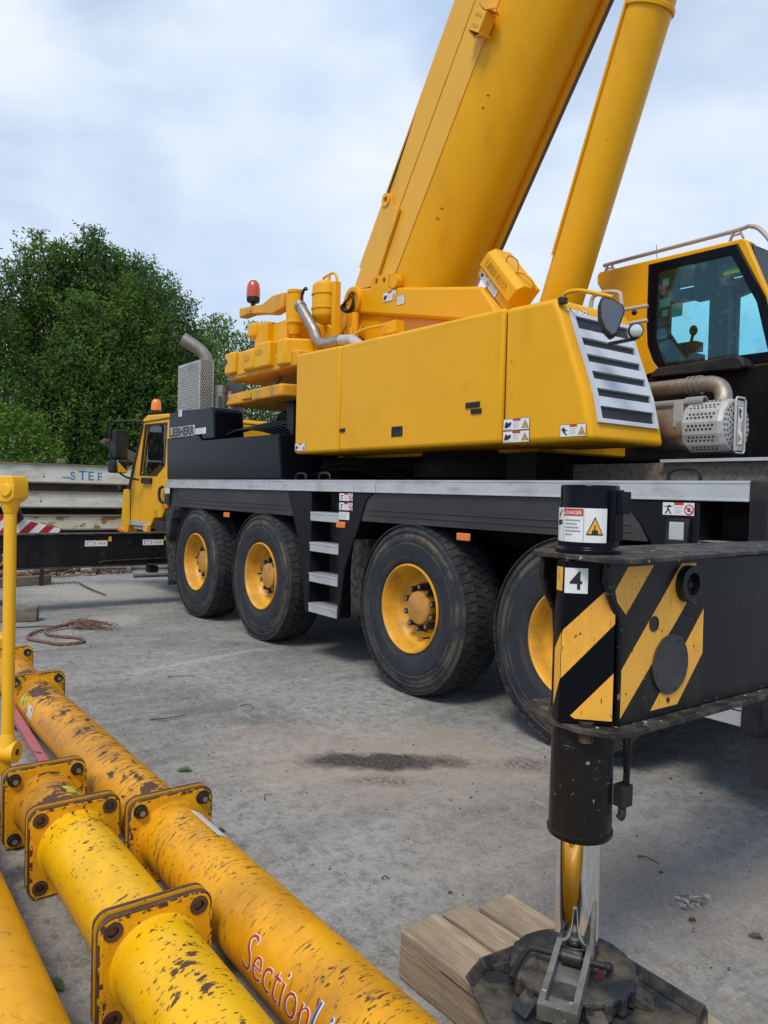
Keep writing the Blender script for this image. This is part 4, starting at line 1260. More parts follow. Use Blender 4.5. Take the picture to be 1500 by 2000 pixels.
# luffing cylinder
lc = sub('luffing_cylinder', crane)
q0, q1 = Vector((-4.62, 5.15, 2.85)), Vector((-2.45, 5.15, 8.65))
d = (q1-q0).normalized()
MB().cyl(q0, q1, .182, n=48).build('cylinder_tube', 'yellow', lc)
k = (5.42-q0.z)/d.z
mb = MB().ring(q0+d*k, q0+d*(k+.035), .198, .18, 48)
c = q0+d*(k+.02)-X*.20
mb.obox(c, X*.025, Y*.05, Z*.03)
mb.build('cylinder_collar', 'yellow', lc, bevel=.004)
MB().cyl(q0+d*.9+Vector((-.10, -.172, 0)), q0+d*5.5+Vector((-.10, -.172, 0)), .012, n=8).build('pressure_pipe', 'yellow', lc)

# ---------------------------------------------------------------- engine hood of the turntable
hd = sub('engine_hood', crane)
HY0, HY1, HZ0, HZ1 = 3.95, 4.72, 2.028, 3.0
def hoodpoly(x0, x1, zt0, zt1):
    return [(x0, HZ0), (x1, HZ0), (x1, zt1), (x0, zt0)]
def gx(z):
    pts = [(2.02, -3.125), (2.35, -3.205), (2.70, -3.345), (2.88, -3.415), (2.985, -3.475)]
    for (za, xa), (zb, xb) in zip(pts, pts[1:]):
        if z <= zb:
            return xa+(xb-xa)*(z-za)/(zb-za)
    return pts[-1][1]
MB().prism(xz(hoodpoly(-6.90, -6.069, 3.055, 3.03), HY0), (0, HY1-HY0, 0)).build('rear_panel', 'yellow', hd, bevel=.03, seg=4)
MB().prism(xz(hoodpoly(-6.061, -3.932, 3.03, 3.0), HY0), (0, HY1-HY0, 0)).build('door_panel', 'yellow', hd, bevel=.03, seg=4)
front = [(-3.92, HZ0-.01)]+[(gx(z), z) for z in (2.018, 2.18, 2.35, 2.52, 2.70, 2.88)]+[(-3.462, 2.985), (-3.92, 2.995)]
MB().prism(xz(front, HY0+.004), (0, .80, 0)).build('front_cowl', 'yellow', hd, bevel=.04, seg=4)
MB().box(-6.85, -3.6, HY0+.03, HY1-.03, HZ0+.03, 2.96).build('seam_backing', 'dark', hd)
rp = [(-5.98, 2.42), (-5.9, 2.40), (-4.55, 2.42), (-4.3, 2.50), (-4.1, 2.62), (-4.02, 2.80), (-4.03, 2.90), (-4.10, 2.945), (-4.3, 2.95), (-5.9, 2.965), (-5.99, 2.93)]
mb = MB().prism(xz(rp, HY0-.0005), (0, .002, 0))
mb.build('repaint_patch', mat('paler_yellow_repaint', (.80, .387, .0045), .40, var=.05, vscale=1.1, spec=.26, mod=.05, chips=[((0.20, 0.085, 0.008), 50, (1, 1, .6), .705)]), hd, smooth=0)
def latch(x, z, w, h, name='latch'):
    MB().box(x-w/2, x+w/2, HY0-.010, HY0+.004, z-h/2, z+h/2).box(x+w*.12, x+w*.34, HY0-.013, HY0-.010, z-h*.22, z+h*.22).build(name, 'plastic', hd, bevel=.004)
latch(-6.0, 2.225, .085, .034)
latch(-4.23, 2.325, .15, .042)
latch(-4.19, 2.275, .11, .036)
mb = MB().plate(xz([(-5.235, 2.13), (-5.085, 2.13), (-5.085, 2.215), (-5.235, 2.215)], HY0-.006), [xz([(-5.22, 2.145), (-5.105, 2.145), (-5.105, 2.20), (-5.22, 2.20)], HY0-.006)], (0, .008, 0))
mb.mat(1).box(-5.22, -5.105, HY0-.0015, HY0+.004, 2.145, 2.20).mat(0).box(-5.20, -5.125, HY0-.004, HY0, 2.165, 2.198)
mb.build('recessed_handle', ['plastic', 'sticker_black'], hd, bevel=.002)
sticker(hd, (-6.88, HY0-.002, 2.055), X, Z, .20, .075, 0)
sticker(hd, (-3.91, HY0+.002, 2.115), X, Z, .255, .082, 0)
sticker(hd, (-3.91, HY0+.002, 2.027), X, Z, .255, .082, 0)
sticker(hd, (-3.385, HY0+.002, 2.045), X, Z, .215, .082, 2)
sticker(hd, (gx(2.90)+.006, 4.03, 2.895), Y, Vector((gx(2.95)-gx(2.88), 0, .07)), .23, .055, 1)
# louvred grille
gr = sub('radiator_grille', crane)
GY0, GY1, GZ0, GZ1 = 4.035, 4.69, 2.135, 2.885
def gpt(y, z, e=0.0):
    sl = (gx(z+.02)-gx(z-.02))/.04
    nrm = Vector((1, 0, -sl)).normalized()
    return Vector((gx(z), y, z))+nrm*e
mb = MB()
zs = [GZ0+(GZ1-GZ0)*i/12 for i in range(13)]
vs = [gpt(GY0, z, .003) for z in zs]+[gpt(GY1, z, .003) for z in zs]
mb.add(vs, [(i, i+1, 13+i+1, 13+i) for i in range(12)])
mb.build('radiator_mesh', 'mesh_dark', gr)
mb = MB()
def gbar(y0, y1, z0, z1, e0=.003, e1=.020, e1b=None):
    e1b = e1 if e1b is None else e1b
    a = [gpt(y0, z0, e0), gpt(y1, z0, e0), gpt(y1, z1, e0), gpt(y0, z1, e0)]
    b_ = [gpt(y0, z0, e1), gpt(y1, z0, e1), gpt(y1, z1, e1b), gpt(y0, z1, e1b)]
    mb.add(a+b_, [(3, 2, 1, 0), (4, 5, 6, 7), (0, 1, 5, 4), (1, 2, 6, 5), (2, 3, 7, 6), (3, 0, 4, 7)])
for i in range(8):
    za, zb = GZ0+(GZ1-GZ0)*i/8, GZ0+(GZ1-GZ0)*(i+1)/8
    gbar(GY0, GY0+.04, za, zb)
    gbar(GY1-.04, GY1, za, zb)
gbar(GY0+.04, GY1-.04, GZ0, GZ0+.028)
gbar(GY0+.04, GY1-.04, GZ1-.024, GZ1)
mb.build('grille_frame', 'grille', gr)
pit = (GZ1-GZ0-.052)/6
for i in range(5):
    mb = MB()
    z0 = GZ0+.028+pit*(i+1)-.036
    gbar(GY0+.04, GY1-.04, z0, z0+pit*.60, .003, .024, .012)
    mb.build('grille_slat', 'grille', gr)
# folding mirror and work lamp at the hood corner
mr = sub('mirror', crane)
c = Vector((-3.07, 4.02, 2.80))
ux, uy = Vector((.55, .75, -.36)).normalized(), Vector((.33, .1, -.94)).normalized()
uy = (uy-ux*uy.dot(ux)).normalized()
nz = ux.cross(uy)
out = [(-.085, -.12), (-.03, -.135), (.06, -.12), (.085, -.085), (.085, .10), (.06, .13), (-.0, .10), (-.055, .03), (-.085, -.06)]
MB().prism([c+ux*a+uy*b_ for a, b_ in out], nz*.05).build('mirror_housing', 'plastic', mr, bevel=.012, seg=3)
MB().prism([c+ux*a*.86+uy*b_*.86-nz*.002 for a, b_ in out], -nz*.002).build('mirror_glass', 'mirror', mr)
mb = MB().tube(arcpath([(-3.42, 3.99, 2.955), (-3.40, 3.98, 3.0), (-3.30, 4.0, 3.005), (-3.15, 4.04, 2.955), (-3.08, 4.06, 2.93)], 6), .014, 10)
mb.mat(1).cyl((-3.42, 3.985, 2.94), (-3.42, 3.985, 2.975), .03, n=16).ball((-3.43, 3.975, 2.965), .022)
mb.build('mirror_arm', ['yellow', 'bolt'], mr, smooth=50)
wlp = sub('work_lamp', crane)
c = Vector((-2.925, 4.10, 2.70))
dv = Vector((.80, -.55, -.15)).normalized()
MB().lathe([(0, -.085), (.03, -.08), (.045, -.03), (.048, 0), (.043, .006)], c, dv, 24).build('lamp_housing', 'plastic', wlp)
MB().lathe([(.042, .002), (.03, .008), (0, .011)], c, dv, 24).build('lamp_lens', 'lamp_glass', wlp)
MB().cyl(c-Z*.05-dv*.03, c-Z*.02-dv*.03, .03, n=12).beam(c-Z*.05-dv*.03, (-3.2, 4.2, 2.67), .02, .02).ball((-2.98, 4.15, 2.83), .018).build('lamp_bracket', 'plastic', wlp)

# silencer in front of the operator's cab
ms = sub('silencer', crane)
yc, zc = 4.95, 2.157
MB().lathe([(0, -3.45), (.166, -3.45), (.168, -3.07), (.179, -3.06), (.179, -3.02), (.170, -3.01)], (0, yc, zc), X, 48).build('silencer_body', 'steel', ms)
mb = MB().lathe([(.170, -3.02), (.184, -3.01), (.184, -2.755), (.174, -2.727), (.112, -2.716), (0, -2.71)], (0, yc, zc), X, 14)
mb.mat(1)
for k in range(14):
    t0 = 2*PI*(k+.5)/14
    rr_ = .184*math.cos(PI/14)+.0012
    q = X.orthogonal().normalized()
    w_ = X.cross(q)
    nv = math.cos(t0)*q+math.sin(t0)*w_
    tv = -math.sin(t0)*q+math.cos(t0)*w_
    hexdots(mb, Vector((-2.996, yc, zc))+nv*rr_-tv*.034, X, tv, .225, .068, .029, .0094)
for r_ in (.067, .095, .123, .149):
    m_ = int(r_*180)
    for k in range(m_):
        t_ = 2*PI*k/m_
        yy, zz = r_*math.cos(t_), r_*math.sin(t_)
        if -.052 < yy < .052:
            continue
        xx = -2.7125-(max(0, r_-.112))*.2+.0008
        mb.add([(xx, yc+yy+.0088*math.cos(2*PI*i/6), zc+zz+.0088*math.sin(2*PI*i/6)) for i in range(6)], [tuple(range(6))])
mb.build('perforated_guard', ['steel_pale', 'sticker_black'], ms, smooth=0, recalc=False)
MB().tube([Vector((-2.697, yc+a, zc+b_)) for a, b_ in ((-.045, -.185), (.045, -.185), (.062, -.168), (.062, .168), (.045, .185), (-.045, .185), (-.062, .168), (-.062, -.168))], .008, 8, closed=True).box(-2.709, -2.70, yc-.05, yc+.05, zc-.168, zc+.168).build('guard_bracket', 'steel_pale', ms, bevel=.003)
sticker(ms, (-2.6985, yc-.032, zc+.13), Vector((0, 0, -1)), Y, .26, .063, 0)
mb = MB().tube(arcpath([(-3.55, 5.04, 2.473), (-3.19, 5.04, 2.473), (-3.05, 5.04, 2.473), (-2.957, 5.035, 2.468), (-2.884, 5.02, 2.434), (-2.84, 4.985, 2.367), (-2.834, 4.96, 2.288)], 6), .058, 22)
mb.mat(1)
for x in (-3.136, -3.097, -3.058):
    mb.ring((x, 5.04, 2.473), (x+.02, 5.04, 2.473), .067, .056, 24)
mb.build('exhaust_elbow', ['heat', 'steel'], ms, smooth=50)
mb = MB().cyl((-3.5, 4.88, 2.328), (-3.0, 4.88, 2.328), .030, n=16).ring((-3.046, 4.88, 2.328), (-2.91, 4.88, 2.328), .040, .029, 20).cyl((-3.5, 4.86, 2.266), (-3.07, 4.86, 2.266), .022, n=12)
mb.build('drain_hose', 'grey_hose', ms)
MB().box(-3.086, -3.013, 4.775, 4.786, 2.154, 2.328).box(-3.086, -3.013, 4.775, 4.83, 2.316, 2.328).build('hose_bracket', mat('bracket_grey', (.40, .385, .36), .5, .2), ms, bevel=.004)

# ---------------------------------------------------------------- hose drum box beside the boom foot
hb = sub('control_box', crane)
c = Vector((-4.425, 4.42, 3.40))
a_ = Vector((.665, 0, -.747)).normalized()
u_ = Vector((.747, 0, .665)).normalized()
def hbx(s_, t_, y_):
    return c+a_*s_+u_*t_+Y*y_
prof_ = [(-.145, .06), (-.145, -.03), (-.062, -.048), (-.057, -.075), (.066, -.075), (.115, -.02), (.115, .16), (-.09, .16)]
mb = MB().prism([hbx(-.235, t_, y_) for t_, y_ in prof_], a_*.50)
mb.build('box_body', 'yellow', hb, bevel=.008)
MB().text('LIEBHERR', hbx(-.18, -.018, -.076), a_, u_, .052, bold=.012, fit=.35, depth=.004).build('embossed_lettering', 'yellow_worn', hb, smooth=0)
sticker(hb, hbx(-.20, -.142, -.034), a_, Vector(u_)-Y*.2, .15, .075, 0)
sticker(hb, hbx(-.045, -.142, -.034), a_, Vector(u_)-Y*.2, .13, .075, 4)
for s_ in (-.22, -.13, .05, .17):
    MB().cyl(hbx(s_*.85, -.066, -.045), hbx(s_*.85, -.066, -.068), .010, n=8).build('box_bolt', 'yellow_worn', hb)
MB().cyl(hbx(-.235, .03, .03), hbx(-.262, .03, .03), .03, n=16).build('filler_cap', 'steel_pale', hb)
MB().beam(hbx(-.10, -.165, .0), hbx(.30, -.165, .05), .02, .03).build('box_support', 'yellow_worn', hb)
MB().tube(arcpath([hbx(.08, .12, 0), hbx(.15, .155, .02), hbx(.23, .155, .05), hbx(.28, .11, .1)], 4), .010, 8).build('box_pipe', 'yellow', hb)
MB().tube(arcpath([hbx(-.05, .115, -.02), hbx(-.06, .165, -.02), hbx(.03, .185, 0), hbx(.10, .13, 0)], 5), .0035, 6).build('sensor_wire', 'bolt', hb)

# ---------------------------------------------------------------- operator's cab
oc = sub('operator_cab', crane)
CY0, CY1 = 5.70, 6.58
body = [(-4.50, 3.60), (-4.505, 3.685), (-4.47, 3.705), (-3.15, 3.675), (-3.11, 3.655), (-2.90, 3.16), (-2.78, 2.72), (-2.78, 2.68), (-3.79, 2.68), (-4.42, 2.68), (-4.43, 3.50)]
wo = [(-3.965, 3.655), (-3.185, 3.64), (-2.945, 3.18), (-2.815, 2.692), (-3.775, 2.692), (-3.89, 2.825), (-3.95, 2.97), (-3.965, 3.16)]
wi = [(-3.865, 3.578), (-3.225, 3.565), (-3.01, 3.16), (-2.91, 2.775), (-3.755, 2.775), (-3.83, 2.90), (-3.868, 3.03), (-3.872, 3.2)]
mb = MB().plate(xz(body, CY0), [xz(wo, CY0)], (0, .05, 0))
mb.prism(xz([(-4.505, 3.66), (-4.47, 3.705), (-3.15, 3.675), (-3.11, 3.655), (-3.13, 3.62), (-3.4, 3.625), (-3.4, 3.66), (-3.42, 3.66)], CY0+.055), (0, .10, 0))
mb.prism(xz([(-4.505, 3.66), (-4.47, 3.705), (-3.15, 3.675), (-3.11, 3.655), (-3.13, 3.62), (-4.45, 3.645)], CY1-.16), (0, .10, 0))
mb.box(-4.43, -3.80, CY0+.16, CY1-.17, 3.65, 3.685)
mb.box(-4.43, -4.39, CY0+.055, CY1-.055, 2.68, 3.64)
mb.build('cab_shell', 'yellow', oc, bevel=.012)
MB().plate(xz(wo, CY0-.003), [xz(wi, CY0-.003)], (0, .03, 0)).build('window_frame', 'black_gloss', oc, bevel=.004)
fw1 = [(-4.30, 3.515), (-3.82, 3.518), (-3.81, 2.935), (-4.06, 2.90), (-4.30, 3.25)]
fw2 = [(-3.62, 3.46), (-3.44, 3.50), (-3.30, 3.40), (-3.08, 3.2), (-2.98, 2.90), (-3.62, 2.90)]
fb = [(-4.43, 3.64), (-3.14, 3.62), (-2.92, 3.16), (-2.80, 2.70), (-4.43, 2.68)]
MB().plate(xz(fb, CY1-.05), [xz(fw1, CY1-.05), xz(fw2, CY1-.05)], (0, .05, 0)).build('far_frame', 'seat', oc)
mb = MB().prism(xz(wi, CY0+.008), (0, .006, 0))
mb.build('side_window', 'glass', oc)
MB().prism([(-3.10, CY0+.06, 3.62), (-3.10, CY1-.06, 3.62), (-2.80, CY1-.06, 2.72), (-2.80, CY0+.06, 2.72)], (.008, 0, .003)).build('windscreen', 'glass', oc)
MB().box(-3.79, -3.14, CY0+.16, CY1-.17, 3.655, 3.661).build('roof_window', 'glass', oc)
mb = MB().box(-4.38, -2.80, CY0+.055, CY1-.055, 2.60, 2.70)
mb.box(-4.25, -3.8, 5.95, 6.35, 2.70, 2.95).obox((-4.22, 6.15, 3.12), (.05, 0, .02), (0, .2, 0), (-.04, 0, .22)).box(-4.3, -4.15, 6.05, 6.25, 3.33, 3.5)
mb.box(-3.86, -3.60, 5.86, 5.98, 2.9, 2.98).cyl((-3.68, 5.92, 2.98), (-3.66, 5.92, 3.06), .014, n=8).ball((-3.66, 5.92, 3.08), .035, .03, .045)
mb.box(-3.80, -3.62, 6.38, 6.46, 2.70, 3.62)
mb.obox((-3.05, 5.95, 3.15), (.015, .05, 0), (-.05, .10, 0), (0, 0, .085)).box(-3.03, -3.0, 5.95, 5.99, 2.8, 3.1)
mb.box(-3.92, -3.78, 5.78, 5.9, 3.35, 3.62).box(-3.60, -3.40, 5.80, 5.9, 3.30, 3.62)
mb.build('cab_interior', 'seat', oc, bevel=.02)
mb = MB()
for x, z, w_, h_ in ((-3.855, 3.27, .10, .07), (-3.74, 3.17, .10, .11), (-3.83, 3.45, .055, .055), (-3.83, 3.19, .055, .055), (-3.845, 3.0, .06, .025)):
    mb.box(x, x+w_, CY0+.016, CY0+.018, z, z+h_)
mb.build('window_sticker', mat('faded_pale_sticker', (.45, .55, .50), .5), oc)
mb = MB().prism(xz([(-3.83, 2.66), (-3.80, 2.70), (-3.75, 2.735), (-3.08, 2.75), (-3.03, 2.72), (-3.0, 2.66), (-3.05, 2.64), (-3.2, 2.645)], 5.55), (0, .17, 0))
mb.build('cab_walkway', 'plastic', oc, bevel=.015, seg=3)
MB().prism(xz([(-4.42, 2.675), (-2.77, 2.675), (-2.72, 2.60), (-2.75, 1.97), (-4.3, 1.97)], 5.64), (0, .9, 0)).build('cab_base', 'black', oc, bevel=.01)
mb = MB()
mb.tube(arcpath([(-4.47, 5.75, 3.77), (-4.0, 5.75, 3.768), (-3.25, 5.75, 3.762), (-3.10, 5.75, 3.765), (-2.98, 5.75, 3.66), (-2.75, 5.75, 3.3)], 5), .017, 8)
mb.tube(arcpath([(-4.47, 6.5, 3.77), (-4.0, 6.5, 3.768), (-3.25, 6.5, 3.762), (-3.10, 6.5, 3.765), (-2.98, 6.5, 3.66), (-2.75, 6.5, 3.3)], 5), .017, 8)
for x in (-4.41, -3.22):
    for y in (5.75, 6.5):
        mb.beam((x-.05, y, 3.69), (x-.015, y, 3.77), .025, .012).beam((x+.06, y, 3.69), (x+.02, y, 3.77), .025, .012).box(x-.03, x+.03, y-.01, y+.01, 3.725, 3.735)
mb.build('roof_rail', mat('pale_rail_paint', (.42, .36, .33), .5, .2), oc, smooth=40)
MB().tube([(-4.08, 6.0, 3.70), (-4.10, 6.0, 3.92)], .003, 5).build('aerial', 'bolt', oc)
mb = MB().tube(arcpath([(-4.20, 5.25, 2.95), (-4.20, 5.25, 3.30), (-4.12, 5.25, 3.36), (-3.95, 5.25, 3.34), (-3.90, 5.25, 3.27), (-3.88, 5.25, 2.95)], 5), .018, 8).tube([(-4.25, 5.28, 3.20), (-3.75, 5.4, 3.22)], .016, 8).tube([(-4.25, 5.28, 3.08), (-3.75, 5.4, 3.10)], .016, 8)
mb.build('walkway_rail', mat('pale_rail_paint_warm', (.50, .44, .36), .5), crane)

# ---------------------------------------------------------------- outriggers
def outrigger(dx, dy, zt, zb, zpad, number, near):
    og = sub('outrigger', crane)
    TX = lambda x: x+dx
    TY = lambda y: y+dy
    def TZ(z):                       # beam heights 0.97..1.47 mapped on zb..zt
        return zb+(z-.97)*(zt-zb)/.5
    def P(x, y, z):
        return Vector((TX(x), TY(y), TZ(z)))
    jx, jy = -1.48, 1.872
    R = .0935
    # beam
    mb = MB()
    mb.prism([P(-1.352, y, z) for y, z in ((1.80, 1.468), (1.795, 1.41), (1.82, 1.36), (1.862, 1.30), (1.872, 1.22), (1.872, .985), (4.6, .985), (4.6, 1.468))], (-.02, 0, 0))
    mb.prism([P(-1.61, y, z) for y, z in ((1.80, 1.468), (1.795, 1.40), (1.82, 1.35), (1.862, 1.29), (1.872, 1.22), (1.872, .985), (4.6, .985), (4.6, 1.468))], (.02, 0, 0))
    mb.prism([P(-1.59, 1.97, .99), P(-1.373, 1.97, .99), P(-1.373, 1.97, 1.465), P(-1.59, 1.97, 1.465)], (0, .02, 0))
    mb.build('beam', 'black_worn', og, bevel=.006)
    mb = MB()
    mb.prism([P(x, y, 1.468) for x, y in ((-1.605, 1.765), (-1.30, 1.755), (-1.275, 1.80), (-1.30, 2.2), (-1.33, 2.5), (-1.33, 4.6), (-1.64, 4.6), (-1.655, 1.83))], (0, 0, .016))
    mb.prism([P(x, y, .985) for x, y in ((-1.70, 1.85), (-1.66, 1.80), (-1.58, 1.785), (-1.50, 1.765), (-1.41, 1.765), (-1.335, 1.80), (-1.305, 1.86), (-1.31, 4.6), (-1.65, 4.6), (-1.66, 2.1))], (0, 0, -.018))
    mb.build('beam_flange', 'black_edge', og, bevel=.003)
    def tz(y, z):
        return P(-1.3512, y, z)
    S = MB()
    for q in (((1.893, 1.452), (2.019, 1.452), (1.889, 1.312), (1.846, 1.352), (1.835, 1.386)),
              ((2.165, 1.452), (2.244, 1.452), (2.262, 1.410), (2.255, 1.38), (1.876, 1.008), (1.876, 1.152)),
              ((2.298, 1.302), (2.300, 1.158), (2.166, 1.010), (2.024, 1.010))):
        S.add([tz(*p) for p in q], [tuple(range(len(q)))])
    def wrap(poly, m, off, mbx):
        """printed patch on the round jack housing: poly in (angle in degrees, height)"""
        n = 14
        a0, a1 = min(p[0] for p in poly), max(p[0] for p in poly)
        bm = bmesh.new()
        vs_ = [bm.verts.new((a, z, 0)) for a, z in poly]
        bm.faces.new(vs_)
        for k in range(1, n):
            x_ = a0+(a1-a0)*k/n
            bmesh.ops.bisect_plane(bm, geom=bm.verts[:]+bm.edges[:]+bm.faces[:], plane_co=(x_, 0, 0), plane_no=(1, 0, 0))
        bm.verts.ensure_lookup_table()
        bm.verts.index_update()
        pts = []
        for v in bm.verts:
            t_ = math.radians(v.co.x)
            pts.append(P(jx+(R+off)*math.cos(t_), jy+(R+off)*math.sin(t_), v.co.y))
        mbx.mat(m).add(pts, [tuple(v.index for v in f.verts) for f in bm.faces])
        bm.free()
    # folded plate in front of the jack: its flat face looks at the yard
    HN, HT = Vector((math.cos(math.radians(-48)), math.sin(math.radians(-48)), 0)), Vector((math.sin(math.radians(48)), math.cos(math.radians(48)), 0))
    def pf(t_, z_, e=0.0):
        q_ = Vector((jx, jy, 0))+HN*(.0916+e)+HT*t_
        return P(q_.x, q_.y, z_)
    def flat(poly, m, off, mbx):
        mbx.mat(m).add([pf(t_, z_, off) for t_, z_ in poly], [tuple(range(len(poly)))])
    hp = [HN*.0916-HT*.074, HN*.0916+HT*.076, HN*.03+HT*.083, -HN*.06+HT*.07, -HN*.07-HT*.05, HN*.01-HT*.0935, HN*.06-HT*.090]
    flat([(-.0735, 1.258), (.0755, 1.411), (.0755, 1.286), (-.0735, 1.118)], 0, .0012, S)
    flat([(-.043, 1.010), (.0755, 1.142), (.0755, 1.002), (-.030, 1.002)], 0, .0012, S)
    e0 = HN*.0916-HT*.0752
    e1_ = HN*.06-HT*.0912
    for za, zb_, zc_, zd in ((1.445, 1.375, 1.375, 1.445), (1.255, 1.118, 1.03, 1.20)):
        S.add([P(jx+q_.x, jy+q_.y, z_) for q_, z_ in ((e0, za), (e0, zb_), (e1_, zc_), (e1_, zd))], [(0, 1, 2, 3)])
    S.build('warning_stripe', 'stripe', og, smooth=40, recalc=False)
    # jack
    MB().prism([P(jx+q_.x, jy+q_.y, .986) for q_ in hp], P(0, 0, 1.468)-P(0, 0, .986)).build('jack_housing', 'black_gloss', og, bevel=.004)
    ztop = TZ(1.47)+.015
    MB().lathe([(.098, 0), (.098, .012), (.0885, .018), (.0885, .142), (.0865, .146), (.0865, .20), (.083, .203), (0, .203)], (TX(jx), TY(jy), ztop), Z, 48).box(TX(jx)+.08, TX(jx)+.108, TY(jy)-.02, TY(jy)+.02, ztop+.04, ztop+.19).box(TX(jx)+.07, TX(jx)+.125, TY(jy)-.015, TY(jy)+.03, ztop+.12, ztop+.185).build('jack_stub', 'black_gloss', og, bevel=.002)
    zl = TZ(.96)
    zt2 = .63 if near else zl-.12
    MB().lathe([(0, zl), (.092, zl), (.094, zt2+.02), (.098, zt2+.018), (.098, zt2+.006), (.094, zt2), (.072, zt2), (.068, zt2+.01)], (TX(jx), TY(jy), 0), Z, 48).build('jack_tube', 'black_worn', og)
    MB().cyl((TX(jx), TY(jy), zpad+.125), (TX(jx), TY(jy), zt2+.05), .0655, n=56).build('piston_rod', 'chrome', og)
    MB().lathe([(.060, zpad+.119), (.0672, zpad+.121), (.0672, zpad+.128), (.0655, zpad+.130)], (TX(jx), TY(jy), 0), Z, 48).build('rod_rim', 'bolt', og)
    # side mounted bits
    if number:
        mb = MB()
        flat([(-.070, 1.444), (-.004, 1.444), (-.004, 1.370), (-.070, 1.370)], 0, .0022, mb)
        mb.mat(1).text(number, pf(-.056, 1.382, .0032), HT, Z, .052, bold=.012, fit=.036)
        mb.build('number_sticker', ['white', 'sticker_black'], og, smooth=0, recalc=False)
        # danger sticker round the stub
        mb = MB()
        RS = .0885
        def w2(poly, m, off):
            n = 12
            bm = bmesh.new()
            bm.faces.new([bm.verts.new((a, z, 0)) for a, z in poly])
            a0, a1 = min(p[0] for p in poly), max(p[0] for p in poly)
            if a1-a0 > 4:
                for k in range(1, n):
                    bmesh.ops.bisect_plane(bm, geom=bm.verts[:]+bm.edges[:]+bm.faces[:], plane_co=(a0+(a1-a0)*k/n, 0, 0), plane_no=(1, 0, 0))
            bm.verts.index_update()
            mb.mat(m).add([Vector((TX(jx)+(RS+off)*math.cos(math.radians(v.co.x)), TY(jy)+(RS+off)*math.sin(math.radians(v.co.x)), v.co.y)) for v in bm.verts], [tuple(v.index for v in f.verts) for f in bm.faces])
            bm.free()
        zs0, zs1 = ztop+.034, ztop+.134
        q4 = lambda a0, a1, b0, b1: [(a0, zs0+(zs1-zs0)*b0), (a1, zs0+(zs1-zs0)*b0), (a1, zs0+(zs1-zs0)*b1), (a0, zs0+(zs1-zs0)*b1)]
        w2(q4(-160, -18, 0, 1), 0, .0015)
        w2(q4(-105, -62.5, .77, .98), 2, .0022)
        w2(q4(-106, -105, .02, .98), 3, .0022)
        w2(q4(-62, -61, .02, .98), 3, .0022)
        for i, (a1) in enumerate((-68, -74, -71, -67, -84)):
            w2(q4(-101, a1, .62-.105*i, .66-.105*i), 3, .0022)
        tri = lambda k: [(-41+(-16*k), zs0+(zs1-zs0)*(.42-.20*k)), (-41+16*k, zs0+(zs1-zs0)*(.42-.20*k)), (-41, zs0+(zs1-zs0)*(.40+.36*k))]
        w2(tri(1), 1, .0022)
        w2(tri(.80), 4, .0029)
        w2([(-42.5, zs0+.025), (-39.5, zs0+.025), (-40, zs0+.052), (-42, zs0+.052)], 1, .0036)
        w2([(-47, zs0+.025), (-35, zs0+.025), (-36, zs0+.037), (-46, zs0+.037)], 1, .0036)
        w2([(-128, zs0+.048), (-110, zs0+.05), (-110, zs0+.064), (-128, zs0+.062)], 1, .0022)
        w2([(-124, zs0+.075), (-121, zs0+.072), (-110, zs0+.092), (-112, zs0+.095)], 1, .0022)
        vs_, fs_, w_ = text_geo('DANGER', .012, 0)
        mb.mat(0).add([Vector((TX(jx)+(RS+.003)*math.cos(math.radians(-98+v.x/w_*33)), TY(jy)+(RS+.003)*math.sin(math.radians(-98+v.x/w_*33)), zs0+.0815+v.y/.69*.0105)) for v in vs_], fs_)
        w2([(-104, zs0+.0815), (-100, zs0+.0815), (-102, zs0+.091)], 0, .003)
        mb.build('danger_sticker', STK, og, smooth=0, recalc=False)
    # inspection disc, holes
    mb = MB()
    cd = P(-1.352, 2.118, 1.142)
    mb.cyl(cd, cd+X*.007, .0925, n=48)
    mb.mat(1)
    for i in range(8):
        t_ = 2*PI*(i+.4)/8
        q = cd+Vector((.007, .080*math.cos(t_), .080*math.sin(t_)))
        mb.cyl(q, q+X*.0012, .005, n=8)
    mb.build('cover_disc', ['fender', 'sticker_black'], og, bevel=.001)
    mb = MB()
    ch = P(-1.352, 2.192, 1.388)
    mb.ring(ch, ch+X*.028, .058, .036, 36)
    mb.mat(1).cyl(ch+X*.003, ch+X*.004, .040, n=28)
    mb.mat(0).obox(ch+Vector((.008, .012, -.004)), X*.006, Y*.018, Z*.009)
    mb.build('pin_boss', ['black_worn', 'sticker_black'], og, bevel=.003)
    c2 = P(-1.352, 2.028, 1.274)
    MB().ring(c2, c2+X*.003, .024, .020, 24).mat(1).cyl(c2, c2+X*.0014, .021, n=24).build('beam_hole', ['black_edge', 'sticker_black'], og)
    c3 = P(-1.352, 2.114, 1.031)
    MB().cyl(c3, c3+X*.003, .008, n=12).build('beam_bolt', 'bolt', og)
    if near:
        q = P(-1.41, 1.80, .985)
        MB().cyl(q, q+Z*.012, .022, n=6).build('flange_bolt', 'bolt', og)
        MB().cyl(q-Z*.018, q-Z*.046, .022, n=6).build('flange_nut', 'rust', og)
        mb = MB().tube(arcpath([(TX(-1.385), TY(1.95), zl-.02), (TX(-1.378), TY(1.95), zl-.12), (TX(-1.38), TY(1.95), zl-.17)], 4), .008, 6)
        mb.tube([(TX(-1.36), TY(1.94), zl-.01), (TX(-1.362), TY(1.94), zl-.16)], .006, 6)
        mb.box(TX(-1.40), TX(-1.36), TY(1.92), TY(1.965), zl-.23, zl-.165).tube(arcpath([(TX(-1.38), TY(1.94), zl-.22), (TX(-1.372), TY(1.93), zl-.25), (TX(-1.378), TY(1.925), zl-.265)], 4), .013, 8)
        mb.build('limit_switch', 'plastic', og, bevel=.004)
    else:
